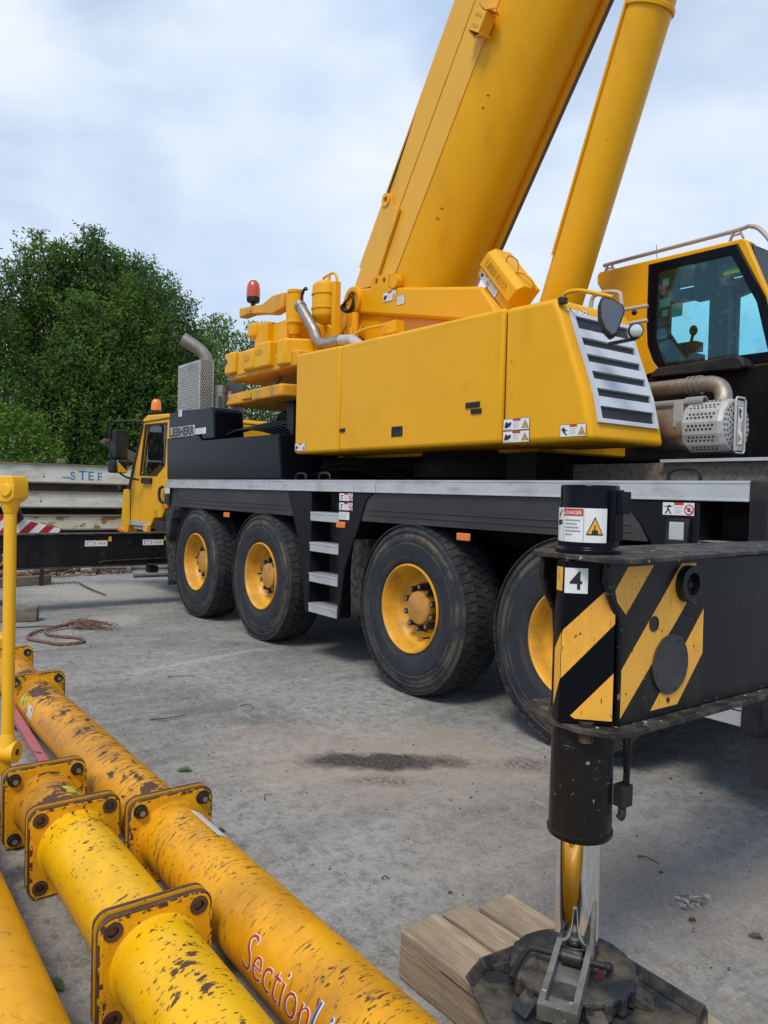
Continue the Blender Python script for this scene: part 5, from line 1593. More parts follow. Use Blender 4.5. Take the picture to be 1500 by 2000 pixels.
        for y in (3.19, 3.96):
            sticker(og, P(-1.351, y, 1.285), Y, Z, .30, .082, 3)
            MB().prism([P(-1.352, y+.31, 1.36), P(-1.352, y+.35, 1.36), P(-1.352, y+.35, 1.44), P(-1.352, y+.31, 1.44)], (.002, 0, 0)).build('warning_stripe', 'sticker_yellow', og, smooth=0)
        c3 = P(-1.352, 3.78, 1.36)
        MB().ring(c3, c3+X*.02, .06, .045, 24).mat(1).cyl(c3+X*.002, c3+X*.003, .046, n=24).build('pin_boss', ['black_worn', 'sticker_black'], og)
        MB().tube(arcpath([P(-1.345, 3.39, 1.01), P(-1.345, 3.41, 1.04), P(-1.345, 3.56, 1.055), P(-1.345, 4.4, 1.075)], 4), .008, 6).build('guide_rib', 'black_edge', og)
        MB().box(TX(-1.55), TX(-1.40), TY(4.08), TY(4.21), zb-.12, zb-.03).build('beam_support', 'plastic', og)
    # foot pad: tilted plate with turned up edges, round cup, locking bracket
    px_, py_ = TX(-1.45), TY(1.82)
    z0 = zpad
    pl_ = [(-.155, -.275), (.06, -.33), (.33, .13), (.285, .175), (.09, .25), (-.16, .06), (-.20, -.20)]
    pl_ = [(-.20, -.17), (-.165, -.255), (.02, -.34), (.24, -.20), (.335, .13), (.30, .19), (-.02, .20), (-.18, .05)]
    mb = MB().prism([(px_+a, py_+b_, z0) for a, b_ in pl_], (0, 0, .014))
    for (a, b_), (c_, d_) in (((-.20, -.17), (-.18, .05)), ((.335, .13), (.30, .19)), ((-.02, .20), (.30, .19)), ((-.165, -.255), (-.20, -.17))):
        p0, p1 = Vector((px_+a, py_+b_, z0+.014)), Vector((px_+c_, py_+d_, z0+.014))
        o_ = Vector((a+c_, b_+d_, 0)).normalized()
        mb.add([p0, p1, p1+o_*.022+Z*.030, p0+o_*.022+Z*.030, p0-o_*.01, p1-o_*.01, p1+o_*.012+Z*.036, p0+o_*.012+Z*.036], [(0, 1, 2, 3), (7, 6, 5, 4), (0, 3, 7, 4), (1, 5, 6, 2), (3, 2, 6, 7), (0, 4, 5, 1)])
    for k in range(6):
        t_ = PI/6+k*PI/3
        e1 = Vector((math.cos(t_), math.sin(t_), 0))
        e2 = Vector((-e1.y, e1.x, 0))
        c0 = Vector((px_, py_, z0+.014))
        mb.prism([c0+e1*.12-e2*.03, c0+e1*.235-e2*.022, c0+e1*.235-e2*.022+Z*.012, c0+e1*.17-e2*.03+Z*.045], e2*.055)
    mb.build('foot_pad', 'pad', og, bevel=.004)
    mb = MB().lathe([(.160, .014), (.172, .03), (.176, .06), (.183, .066), (.183, .080), (.176, .084), (.11, .087), (.10, .078), (.06, .076), (0, .076)], (px_, py_, z0), Z, 60)
    for k in range(20):
        t_ = 2*PI*k/20
        e1 = Vector((math.cos(t_), math.sin(t_), 0))
        mb.obox(Vector((px_, py_, z0+.052))+e1*.180, e1*.008, Vector((-e1.y, e1.x, 0))*.012, Z*.026)
    mb.build('foot_cup', 'pad', og, bevel=.003)
    MB().lathe([(.060, .076), (.058, .088), (.042, .092), (.040, .110), (.048, .120), (0, .1205)], (TX(jx), TY(jy), z0), Z, 32).build('rod_ball', 'bolt', og)
    # locking bracket: worn galvanised channel, wire handle and pin
    a0 = Vector((px_+.135, py_-.225, z0+.092))      # low end, towards the yard
    a1 = Vector((px_-.006, py_+.018, z0+.118))       # high end at the rod
    dd = (a1-a0).normalized()
    sd = dd.cross(Z).normalized()
    un = sd.cross(dd)
    w_ = .045
    mb = MB()
    mb.obox((a0+a1)/2-un*.022, (a1-a0)/2*.98, sd*w_, un*.003)
    for s_ in (-1, 1):
        mb.obox((a0+a1)/2+sd*s_*w_, (a1-a0)/2, sd*.0085, un*.022)
    mb.obox(a0, dd*.010, sd*(w_+.0085), un*.023)
    top = a1+sd*(w_)
    mb.prism([top-dd*.05-un*.02, top+dd*.02-un*.02, top+dd*.05+Z*.13, top+dd*.03+Z*.155, top+dd*.005+Z*.15], sd*.012)
    mb.mat(1).cyl(a0+dd*.05-un*.0185, a0+dd*.05-un*.0175, .006, n=10).cyl(a0+dd*.10-un*.0185, a0+dd*.10-un*.0175, .006, n=10)
    mb.build('locking_bracket', ['galv', 'sticker_black'], og, bevel=.008, seg=3)
    pc = a0+dd*.225+un*.008
    mb = MB().cyl(pc-sd*.10, pc+sd*.105, .010, n=12).ball(pc+sd*.105, .014)
    mb.tube(arcpath([pc-sd*.10, pc-sd*.125-dd*.01, pc-sd*.14-dd*.06-un*.005, pc-sd*.15-dd*.125-un*.02], 5), .009, 10)
    mb.build('lock_pin', 'plastic', og)
    mb = MB().ring(pc-sd*.03, pc+sd*.03, .020, .010, 20)
    mb.build('rod_eye', 'bolt', og, bevel=.003)
    mb = MB()
    for i in range(3):
        mb.tube(arcpath([pc+sd*(.075+.006*i), pc+sd*(.08+.005*i)-Z*.02, pc+sd*(.073+.01*i)-Z*(.045+.008*i)], 4), .0022, 5)
    mb.build('safety_cord', mat('red_cord', (.18, .02, .02), .6), og)
    return og
outrigger(0, 0, 1.47, .97, .175, '4', True)
outrigger(-9.07, -.36, 1.00, .572, .02, '2', False)

# ---------------------------------------------------------------- timber mat below the pad
for i, (y0, y1, xa, xb, z1, lab) in enumerate((
        (1.597, 1.769, -2.005, -1.02, .170, 'pale timber baulk nearest the yellow pipes under the jack pad'),
        (1.786, 1.903, -2.00, -1.00, .168, 'middle timber baulk of three under the jack pad'),
        (1.919, 2.075, -1.955, -1.05, .171, 'timber baulk farthest from the yellow pipes under the jack pad'))):
    rr = random.Random(i+3)
    n = 9
    mb = MB()
    pts = []
    vs, fs = [], []
    for k in range(n+1):
        x = xa+(xb-xa)*k/n
        j = [rr.uniform(-.003, .003) for _ in range(6)]
        vs += [(x+j[4]*2, y0+j[0], 0), (x-j[5]*2, y0+j[1], z1+j[2]), (x+j[5]*2, y1+j[1], z1+j[3]), (x, y1+j[0], 0)]
    for k in range(n):
        o = 4*k
        fs += [(o, o+4, o+5, o+1), (o+1, o+5, o+6, o+2), (o+2, o+6, o+7, o+3), (o+3, o+7, o+4, o)]
    fs += [(0, 1, 2, 3), (4*n+3, 4*n+2, 4*n+1, 4*n)]
    mb.add(vs, fs)
    tag(mb.build('timber_baulk', 'wood', None, bevel=.009, seg=3, org=((xa+xb)/2, (y0+y1)/2, 0)), lab, 'timber', 'timbers under the outrigger pad')

# ---------------------------------------------------------------- spreader pipes
FS = .18          # half flange size
def rrect(x, yc, zc, s, r, n=5):
    out = []
    for cx, cz, a0 in ((s-r, s-r, 0), (-s+r, s-r, 90), (-s+r, -s+r, 180), (s-r, -s+r, 270)):
        for k in range(n+1):
            a = math.radians(a0+90*k/n)
            out.append((x, yc+cx+r*math.cos(a), zc+cz+r*math.sin(a)))
    return out
def pipe_row(name, label, yc, joints, x0, x1, mats, r=.137, holes_only=(), flange_m='flange', zc=.182, end_first=False):
    """joints = [(x, kind)]  kind: 'bolt' or 'hole'"""
    root = thing(name, ((x0+x1)/2, yc, 0), label, 'spreader beam', 'yellow spreader pipes lying on the yard')
    xs = [x0]+[j[0] for j in joints]+[x1]
    for i in range(len(xs)-1):
        a, b_ = xs[i], xs[i+1]
        if b_-a < .06:
            continue
        mb = MB().lathe([(r, a+.02), (r+.010, a+.021), (r+.009, a+.034), (r, a+.040), (r, (a+b_)/2), (r, b_-.040), (r+.009, b_-.034), (r+.010, b_-.021), (r, b_-.02)], (0, yc, zc), X, 56)
        mb.build('pipe', mats[min(i, len(mats)-1)], root, smooth=45)
    for x, kind in joints:
        for s_ in (-1, 1):
            xa = x+s_*.0115
            hs = [circ((xa, yc+a*.135, zc+b_*.135), .021, Y, Z, 14) for a in (-1, 1) for b_ in (-1, 1)]
            mb = MB().plate(rrect(xa, yc, zc, FS, .045), hs, X*(s_*.020))
            ob = mb.build('flange', [flange_m, 'rust'], root, bevel=.002, smooth=30)
            # rusty rim and hole walls
            me = ob.data
            for p in me.polygons:
                if abs(p.normal.x) < .5:
                    p.material_index = 1
            xo = x+s_*.0315
            MB().plate(rrect(xo, yc, zc, FS-.0005, .045), [rrect(xo, yc, zc, FS-.0065, .040)], X*(s_*.0008)).build('flange_border', 'flange_rim', root, smooth=0)
            MB().plate(rrect(xo, yc, zc, FS-.0066, .040), [rrect(xo, yc, zc, FS-.017, .034)], X*(s_*.0007)).build('flange_border', 'flange_rim_in', root, smooth=0)
        mb = MB().prism(rrect(x-.0115, yc, zc, FS-.012, .04), X*.023)
        mb.build('gasket', 'rust', root, smooth=0)
        for a in (-1, 1):
            for b_ in (-1, 1):
                cy, cz = yc+a*.135, zc+b_*.135
                if kind == 'bolt':
                    mb = MB().cyl((x-.062, cy, cz), (x+.062, cy, cz), .0135, n=14)
                    for s_ in (-1, 1):
                        mb.cyl((x+s_*.032, cy, cz), (x+s_*.036, cy, cz), .029, n=20).cyl((x+s_*.036, cy, cz), (x+s_*.054, cy, cz), .024, n=6)
                    mb.mat(1).cyl((x+.062, cy, cz), (x+.0632, cy, cz), .0115, n=14)
                    mb.build('bolt', ['bolt', 'bolt_tip'], root)
                else:
                    mb = MB().ring((x+.0315, cy, cz), (x+.0345, cy, cz), .030, .017, 20).ring((x-.0345, cy, cz), (x-.0315, cy, cz), .030, .017, 20)
                    mb.mat(1).cyl((x-.02, cy, cz), (x+.02, cy, cz), .017, n=12)
                    mb.build('bolt_hole', ['rust', 'rust_light'], root)
    return root
rowR = pipe_row('spreader_pipe', 'long yellow pipe with bolted square flanges and red lettering, nearest the crane', 1.205, [(-6.53, 'bolt'), (-5.56, 'bolt'), (-3.10, 'bolt')], -7.6, -.55, ['pipe_rusty', 'pipe_rusty', 'pipe_rusty', 'pipe'])
rowM = pipe_row('spreader_pipe', 'chipped bright yellow pipe with three close square flanges and empty bolt holes, in the middle', .850, [(-3.73, 'bolt'), (-3.225, 'hole'), (-2.30, 'hole')], -3.77, -.55, ['pipe_rusty', 'pipe_rusty', 'pipe_bright', 'pipe_bright'])
rowL = pipe_row('spreader_pipe', 'scratched orange yellow pipe cut off by the left edge of the photo', .415, [(-3.36, 'bolt')], -4.6, -.55, ['pipe'])

def pipe_text(parent, body, yc, x0, ang0, height, length, mats, r=.1372, zc=.182, split=None, bold=0.0, shear=0.0, name='lettering'):
    """lettering wrapped round the pipe; letters run along +X, their tops towards the crest"""
    mb = MB()
    xcur = 0
    parts = [(body, mats[0])] if split is None else [(body[:split], mats[0]), (body[split:], mats[1])]
    _, _, wt = text_geo(body, 0, shear)
    kx = length/wt
    for layer, (bo_, off) in enumerate(((bold+.017, 0.0), (bold, .0008))):
        xcur = 0
        for pi_, (tx, m_) in enumerate(parts):
            vs_, fs_, w_ = text_geo(tx, bo_, shear)
            bm = bmesh.new()
            vv = [bm.verts.new(v) for v in vs_]
            for f in fs_:
                try:
                    bm.faces.new([vv[i] for i in f])
                except ValueError:
                    pass
            for k in range(-2, 9):
                bmesh.ops.bisect_plane(bm, geom=bm.verts[:]+bm.edges[:]+bm.faces[:], plane_co=(0, k*.1, 0), plane_no=(0, 1, 0))
            bm.verts.index_update()
            pts = []
            for v in bm.verts:
                a_ = math.radians(ang0)-(v.co.y/.69*height)/r
                rr_ = r+.0008+off
                pts.append((x0+(xcur+v.co.x)*kx, yc+rr_*math.cos(a_), zc+rr_*math.sin(a_)))
            mb.mat(0 if layer == 0 else 1+pi_).add(pts, [tuple(v.index for v in f.verts) for f in bm.faces])
            bm.free()
            if pi_ == 0:
                xcur += text_geo(tx, bold, shear)[2]+.06
    ml = [mats[-1]]+[p[1] for p in parts]
    return mb.build(name, ml, parent, smooth=0, recalc=False)
pipe_text(rowR, 'SectionLift', 1.205, -2.115, 185, .112, .57, ['letter_red', 'blue', 'white'], split=7, shear=.12, bold=-.013)
pipe_text(rowR, 'SectionLift', 1.205, -4.93, 171, .085, .62, [M['pipe_rusty'], M['pipe_rusty'], mat('worn_pink_lettering', (.52, .26, .20), .5)], split=7, shear=.12, bold=-.004)
def wrap_patch(parent, yc, x0, x1, a0, a1, m, name, r=.1378, zc=.182, skew=0.0):
    n = 8
    vs, fs = [], []
    for k in range(n+1):
        a_ = math.radians(a0+(a1-a0)*k/n)
        vs += [(x0+skew*k/n, yc+r*math.cos(a_), zc+r*math.sin(a_)), (x1+skew*k/n, yc+r*math.cos(a_), zc+r*math.sin(a_))]
    fs = [(2*k, 2*k+1, 2*k+3, 2*k+2) for k in range(n)]
    MB().add(vs, fs).build(name, m, parent, smooth=60, recalc=False)
wrap_patch(rowR, 1.205, -2.98, -2.70, 72, 48, mat('curled_white_sticker', (.62, .60, .55), .6, var=.15, vscale=30), 'paper_sticker')
wrap_patch(rowR, 1.205, -5.20, -5.07, 150, 178, mat('torn_white_sticker', (.58, .54, .48), .6, var=.3, vscale=20, chips=[((.2, .1, .05), 20, (1, 1, 1), .6)]), 'paper_sticker', skew=.03)
wrap_patch(rowR, 1.205, -5.40, -5.28, 140, 175, mat('yellow_green_sticker', (.50, .42, .03), .5, var=.2, vscale=30, chips=[((.03, .03, .02), 25, (1, 1, 1), .58)]), 'paper_sticker')
wrap_patch(rowM, .850, -3.52, -3.44, 40, 80, mat('lime_yellow_sticker', (.55, .50, .03), .5, chips=[((.03, .05, .02), 30, (1, 1, 1), .55)]), 'paper_sticker')
wrap_patch(rowM, .850, -3.36, -3.29, 150, 190, 'white', 'paper_sticker')
MB().box(-6.95, -6.72, 1.13, 1.28, .30, .42).build('lifting_lug', 'link', rowR, bevel=.02)

# lifting link standing on the middle pipe row's end
lk = thing('lifting_link', (-3.84, .72, .42), 'upright yellow lifting link bar with clevis eye, standing behind the flanged pipes', 'lifting link')
b0, b1 = Vector((-3.863, .716, .385)), Vector((-3.863, .716, 1.60))
MB().cyl(b0+Z*.03, b1-Z*.02, .0275, n=28).build('link_bar', 'link', lk)
mb = MB()
mb.cyl(b0+Vector((-.03, -.035, .015)), b0+Vector((.03, .035, .015)), .050, n=28).cyl(b0+Z*.03, b0+Z*.10, .045, .029, n=24)
mb.mat(1).cyl(b0+Vector((.0305, .0355, .015)), b0+Vector((.031, .036, .015)), .016, n=14)
mb.build('lower_eye', ['link', 'sticker_black'], lk, bevel=.006)
mb = MB()
c = b1+Vector((0, 0, .02))
a1_ = Vector((.62, -.78, 0))
s1_ = Vector((.78, .62, 0))
mb.prism([c+s1_*p_+Z*q_-a1_*.05 for p_, q_ in ((-.035, -.055), (.03, -.055), (.058, -.035), (.058, .03), (.045, .065), (-.03, .065), (-.075, .01))], a1_*.10)
mb.cyl(c-a1_*.06+s1_*.02, c+a1_*.062+s1_*.02, .030, n=24).cyl(c-Z*.11, c-Z*.045, .029, .046, n=24)
mb.beam(c+Vector((-.045, -.06, .01)), c+Vector((-.05, -.20, -.02)), .05, .09)
mb.mat(1).obox(c+Vector((.020, -.012, .0)), (.006, .0012, 0), (.002, .012, 0), (0, 0, .030))
mb.build('clevis', ['link', 'sticker_black'], lk, bevel=.010, seg=3)
MB().box(-3.905, -3.845, .67, .73, .30, .42).build('base_lug', 'link', lk, bevel=.008)

tag(MB().beam((-5.62, 1.035, .17), (-4.05, 1.025, .05), .05, .04).build('steel_bar', 'pinkbar', None, bevel=.004, org=(-4.85, 1.03, .1)), 'faded pink steel bar leaning along the rusty yellow pipe', 'steel bar')

# ---------------------------------------------------------------- stack of white steel beams beyond the crane's front
XB = -16.6
def ibeam(x, y0, y1, z0, h, w, m_web, z_skew=0.0):
    mb = MB()
    zz = lambda y: z_skew*(y-y0)
    def bar(x0, x1, za, zb, m_):
        mb.mat(m_).add([(x0, y0, za), (x1, y0, za), (x1, y0, zb), (x0, y0, zb), (x0, y1, za+zz(y1)), (x1, y1, za+zz(y1)), (x1, y1, zb+zz(y1)), (x0, y1, zb+zz(y1))],
                       [(0, 1, 2, 3), (7, 6, 5, 4), (0, 4, 5, 1), (1, 5, 6, 2), (2, 6, 7, 3), (3, 7, 4, 0)])
    bar(x-w/2, x+w/2, z0+h-.03, z0+h, 1)
    bar(x-w/2, x+w/2, z0, z0+.03, 1)
    bar(x-w/2+.03, x+w/2-.035, z0+.03, z0+h-.03, 0)
    return mb.build('steel_beam', [m_web, 'beam_edge'], None, org=(x, (y0+y1)/2, z0))
stack = [(1.675, .40, 'beam_white', 'topmost dirty white steel beam with blue sprayed letters', -2.0, 6.6),
         (1.175, .34, 'beam_white', 'clean-webbed white steel beam second from the top of the stack', -2.0, 6.5),
         (.72, .32, 'beam_rusty', 'white steel beam with orange rust along its web, third in the stack', -2.0, 6.0),
         (.24, .34, 'beam_white', 'lowest white steel beam behind the striped board', -2.0, 6.2)]
for z0, h, m_, lab, y0, y1 in stack:
    o = tag(ibeam(XB, y0, y1, z0, h, .34, m_), lab, 'steel beam', 'white steel beams in the stack')
    if z0 > 1.6:
        mb = MB()
        ux, uz = Y, Z
        for ch, y, hgt in (('S', 4.17, .16), ('T', 4.33, .19), ('E', 4.53, .18), ('F', 4.72, .16)):
            mb.text(ch, (XB+.137, y, 1.76), Y, Z, hgt, bold=.012, wscale=1.0)
        mb.obox((XB+.138, 4.10, 1.80), (.0005, 0, 0), (0, .09, -.004), (0, 0, .010))
        mb.build('spray_lettering', 'blue_paint', o, smooth=0, recalc=False)
rowb = [(1.545, .13), (1.05, .125), (.60, .12), (.09, .15)]
for i, (z0, h) in enumerate(rowb):
    for k, y in enumerate((-1.2, 2.4, 5.4)):
        if i < 3 or True:
            tag(MB().box(XB-.5, XB+.10, y-.07, y+.07, z0, z0+h).build('wood_spacer', 'wood_dark', None, bevel=.006, org=(XB, y, z0)), 'dark squared timber spacer between white steel beams', 'timber', 'spacers in the beam stack')
for i, (z0, h) in enumerate(((1.43, .42), (.92, .42), (.40, .42))):
    o = tag(MB().box(XB-.62, XB-.56, -2.2, 6.8, z0, z0+h).box(XB-.75, XB-.45, -2.2, 6.8, z0+h, z0+h+.03).box(XB-.75, XB-.45, -2.2, 6.8, z0-.03, z0).build('steel_beam', 'beam_shade', None, org=(XB-.6, 2, z0)), ('rear row steel beam coloured dark as in shade, top of the stack', 'rear row steel beam coloured dark as in shade, middle of the stack', 'rear row steel beam coloured dark as in shade, bottom of the stack')[i], 'steel beam', 'shade-darkened steel beams in the stack')
tag(MB().box(XB-.05, XB+.05, 3.94, 4.10, 2.075, 2.18).build('wood_block', 'wood_grey', None, bevel=.02, org=(XB, 4, 2.075)), 'small pale block lying on the topmost white beam', 'block')
# timber dunnage beside the stack
for i, (y0, z0, lab) in enumerate(((5.62, 1.02, 'rough timber block, left of the upper pair by the cab'), (5.98, 1.02, 'rough timber block, right of the upper pair by the cab'), (5.55, .80, 'rough timber block, left of the lower pair by the cab'), (5.95, .80, 'rough timber block, right of the lower pair by the cab'))):
    tag(MB().box(XB+.20, XB+.62, y0, y0+.30, z0, z0+.20).build('timber_block', 'wood_dark', None, bevel=.025, seg=3, org=(XB+.4, y0, z0)), lab, 'timber', 'timber blocks by the driver cab')
tag(MB().box(XB+.1, XB+.7, 5.35, 6.5, 1.225, 1.265).build('plank', 'wood_grey', None, org=(XB+.4, 5.9, 1.225)), 'thin grey plank on top of the timber blocks by the cab', 'plank')
for i, z0 in enumerate((.52, .26, 0)):
    tag(MB().box(XB+.25, XB+.55, 5.6, 6.8, z0, z0+.255).build('timber_baulk', 'wood_dark', None, bevel=.02, org=(XB+.4, 6.2, z0)), ('dark squared timber baulk, upper one under the blocks by the cab', 'dark squared timber baulk, middle one under the blocks by the cab', 'dark squared timber baulk on the ground by the cab')[i], 'timber', 'baulks below the timber blocks')
# rusty brown arm sticking up behind the mirror
o = MB().prism([(-17.6, 5.05, 2.62), (-17.6, 5.17, 2.72), (-17.6, 6.95, 1.92), (-17.6, 6.95, 1.55)], (.12, 0, 0)).build('steel_strut', 'brown_steel', None, bevel=.01, org=(-17.6, 6, 2))
tag(o, 'brown primer-coated steel strut slanting up behind the cab mirror', 'steel strut')
MB().cyl((-17.47, 5.21, 2.60), (-17.478, 5.21, 2.60), .05, n=16).build('strut_hole', 'sticker_black', o)
# striped board and tarpaulin at the front outrigger
sb = thing('striped_board', (-13.2, 2.5, .6), 'red and white striped warning board behind the front outrigger beam', 'warning board')
y0, y1 = 2.05, 3.19
outl = [(y0, .80), (y1, .80), (y1+.005, .93), (y1-.12, .965), (2.62, 1.10), (y0, 1.22)]
MB().prism([(-13.2, y, z) for y, z in outl], (-.02, 0, 0)).build('board', 'white', sb, bevel=.004)
mb = MB()
for k in range(5):
    ya = 1.90+.30*k
    pts = [(ya, .805), (ya+.15, .805), (ya+.15+.42, 1.22), (ya+.42, 1.22)]
    bm = bmesh.new()
    bm.faces.new([bm.verts.new((0, y, z)) for y, z in pts])
    for (a, b_), (c_, d_) in zip(outl, outl[1:]+outl[:1]):
        n_ = Vector((0, d_-b_, -(c_-a)))
        if n_.length > 1e-6 and bm.faces:
            bmesh.ops.bisect_plane(bm, geom=bm.verts[:]+bm.edges[:]+bm.faces[:], plane_co=(0, a, b_), plane_no=n_, clear_outer=True)
    bm.verts.index_update()
    if bm.faces:
        mb.add([(-13.198, v.co.y, v.co.z) for v in bm.verts], [tuple(v.index for v in f.verts) for f in bm.faces])
    bm.free()
mb.build('red_stripe', 'red', sb, smooth=0, recalc=False)
MB().tube(arcpath([(-13.15, 2.30, 1.55), (-13.1, 2.42, 1.45), (-13.1, 2.50, 1.25), (-13.13, 2.56, 1.08)], 5), .06, 10, taper=1.3).build('rubber_grip', 'plastic', sb)
MB().box(-13.28, -13.22, 2.1, 2.16, 0, 1.0).box(-13.28, -13.22, 2.9, 2.96, 0, .9).build('board_leg', 'bolt', sb)
tag(MB().box(-13.6, -13.3, 1.4, 2.12, .0, 1.32).build('tool_box', 'dark', None, bevel=.03, org=(-13.4, 1.8, 0)), 'dark box at the left edge behind the yellow link', 'box')

# ---------------------------------------------------------------- loose things on the yard
def chain(name, pts, label, link=.055, r=.0085, m='chain'):
    P = arcpath(pts, 12)
    mb = MB()
    acc, k = 0.0, 0
    for i in range(1, len(P)):
        acc += (P[i]-P[i-1]).length
        if acc >= link*.72:
            acc = 0
            d_ = (P[i]-P[i-1]).normalized()
            s_ = d_.cross(Z).normalized()
            n_ = s_ if k % 2 else (s_*.3+Z).normalized()
            loop = [P[i]+Z*.012+d_*(math.cos(t_)*link*.5)+n_*(math.sin(t_)*link*.30) for t_ in [2*PI*j/10 for j in range(10)]]
            mb.tube(loop, r, 5, closed=True)
            k += 1
    return tag(mb.build(name, m, None, org=tuple(P[len(P)//2])), label, 'chain', 'rusty chains on the yard')
rr = random.Random(5)
def heap_path(x0, x1, y0, y1, n, seed):
    q = random.Random(seed)
    return [(q.uniform(x0, x1), y0+(y1-y0)*i/n+q.uniform(-.18, .18), .02+.10*q.random()*math.sin(PI*i/n)) for i in range(n+1)]
chain('chain', heap_path(-14.9, -14.3, 2.2, 4.6, 22, 1), 'long rusty chain heaped at the back of the yard, most of the heap', link=.09, r=.014)
chain('chain', heap_path(-14.8, -14.3, 2.3, 4.3, 20, 2), 'orange rusty chain mixed into the heap, its left end under the beam', link=.085, r=.013, m='rust_light')
chain('chain', [(-13.28, 3.01, .02), (-13.18, 3.22, .02), (-13.15, 3.46, .02), (-12.7, 3.46, .015), (-12.22, 3.44, .015), (-11.58, 3.45, .015)], 'single thin rusty chain trailing from the timber toward the crane', link=.05, r=.0055)
tag(MB().tube(arcpath([(-14.5, 3.0, .05), (-14.3, 3.3, .12), (-14.35, 3.6, .13), (-14.5, 3.75, .06), (-14.6, 3.4, .10), (-14.5, 3.0, .05)], 6), .025, 8).build('shackle_ring', 'bolt', None, org=(-14.4, 3.3, 0)), 'dark steel ring on the rusty chain heap', 'ring')
def sling(pts, r, label, m='sling', name='lifting_sling', cat='sling', grp='grey slings by the driver cab'):
    return tag(MB().tube(arcpath(pts, 8), r, 8).build(name, m, None, org=tuple(pts[0])), label, cat, grp)
sling([(-15.3, 4.3, .05), (-15.0, 5.0, .06), (-14.7, 5.6, .07), (-15.1, 6.2, .06), (-14.9, 6.9, .05)], .045, 'grey lifting sling lying farthest back below the beam')
sling([(-14.5, 4.75, .05), (-15.0, 4.95, .07), (-15.15, 5.25, .12), (-14.85, 5.6, .13), (-14.35, 5.7, .06), (-14.1, 6.4, .05)], .045, 'grey lifting sling looped over itself near the front wheel')
sling([(-13.75, 4.6, .045), (-13.7, 5.2, .045), (-13.75, 6.0, .05), (-13.6, 6.8, .05)], .04, 'straight grey lifting sling lying nearest below the beam')
tag(MB().box(-13.4, -13.0, 5.35, 5.75, 0, .18).build('pale_block', 'wood_grey', None, bevel=.01, org=(-13.2, 5.5, 0)), 'pale grey block among the slings in front of the cab', 'block')
# timbers on the left edge
tag(MB().beam((-13.0, 1.0, .075), (-13.45, 3.10, .075), .16, .15).build('timber_baulk', 'wood_grey', None, bevel=.012, org=(-13.2, 2, 0)), 'grey timber baulk by the rusty chain heap', 'timber', 'loose timbers at the left edge')
tag(MB().beam((-10.4, .6, .085), (-9.87, 2.15, .085), .20, .17).build('timber_baulk', 'wood_grey', None, bevel=.015, org=(-10.1, 1.5, 0)), 'grey squared timber with a bolt hole, near the red rope', 'timber', 'loose timbers at the left edge')
tag(MB().beam((-11.1, .7, .07), (-10.75, 1.95, .07), .18, .14).build('timber_baulk', 'wood_grey', None, bevel=.012, org=(-10.9, 1.4, 0)), 'shorter grey timber just behind the one with the bolt hole', 'timber', 'loose timbers at the left edge')
# rope
rope = thing('rope', (-8.7, 2.3, 0), 'faded red rope lying in a loop with a frayed end', 'rope')
RL = [(-9.19, 2.40, .05), (-9.14, 2.19, .03), (-9.04, 1.98, .025), (-8.82, 1.82, .022), (-8.6, 1.80, .022), (-8.4, 1.89, .022), (-8.2, 1.99, .022), (-8.17, 2.13, .022), (-8.23, 2.24, .022), (-8.42, 2.25, .022), (-8.6, 2.11, .022), (-8.78, 2.02, .022), (-8.99, 2.04, .03), (-9.1, 2.2, .05), (-9.16, 2.38, .06)]
P = arcpath(RL, 14)
mb = MB()
for st in range(3):
    q = []
    L_ = 0
    for i, p in enumerate(P):
        if i:
            L_ += (p-P[i-1]).length
        d_ = (P[min(i+1, len(P)-1)]-P[max(i-1, 0)]).normalized()
        s_ = d_.cross(Z).normalized()
        a_ = L_/.035+2*PI*st/3
        q.append(p+s_*math.cos(a_)*.008+Z*math.sin(a_)*.008)
    mb.tube(q, .0095, 6)
mb.build('rope_coil', 'rope', rope)
mb = MB()
rr = random.Random(9)
for i in range(70):
    a = rr.uniform(-.7, .7)
    L_ = rr.uniform(.10, .50)
    o = Vector((-9.16, 2.40, .03))+Vector((rr.uniform(-.08, .08), rr.uniform(-.1, .12), rr.uniform(0, .05)))
    d_ = Vector((.85+.4*math.sin(a), .55+.5*math.cos(a)*.5, 0)).normalized()
    s_ = d_.cross(Z)
    mb.tube(arcpath([o, o+d_*L_*.35+s_*rr.uniform(-.05, .05)+Z*rr.uniform(-.01, .04), o+d_*L_*.7+s_*rr.uniform(-.09, .09), o+d_*L_+s_*rr.uniform(-.12, .12)-Z*.015], 3), .004, 4)
mb.build('frayed_end', 'rope', rope)
mb = MB().tube(arcpath([(-9.45, 1.82, .008), (-9.4, 2.0, .012), (-9.33, 2.2, .012), (-9.25, 2.35, .01)], 4), .007, 5)
tag(mb.build('twig', 'twig', None, org=(-9.1, 2.5, 0)), 'long thin dry stick beside the red rope', 'twig', 'twigs on the yard')
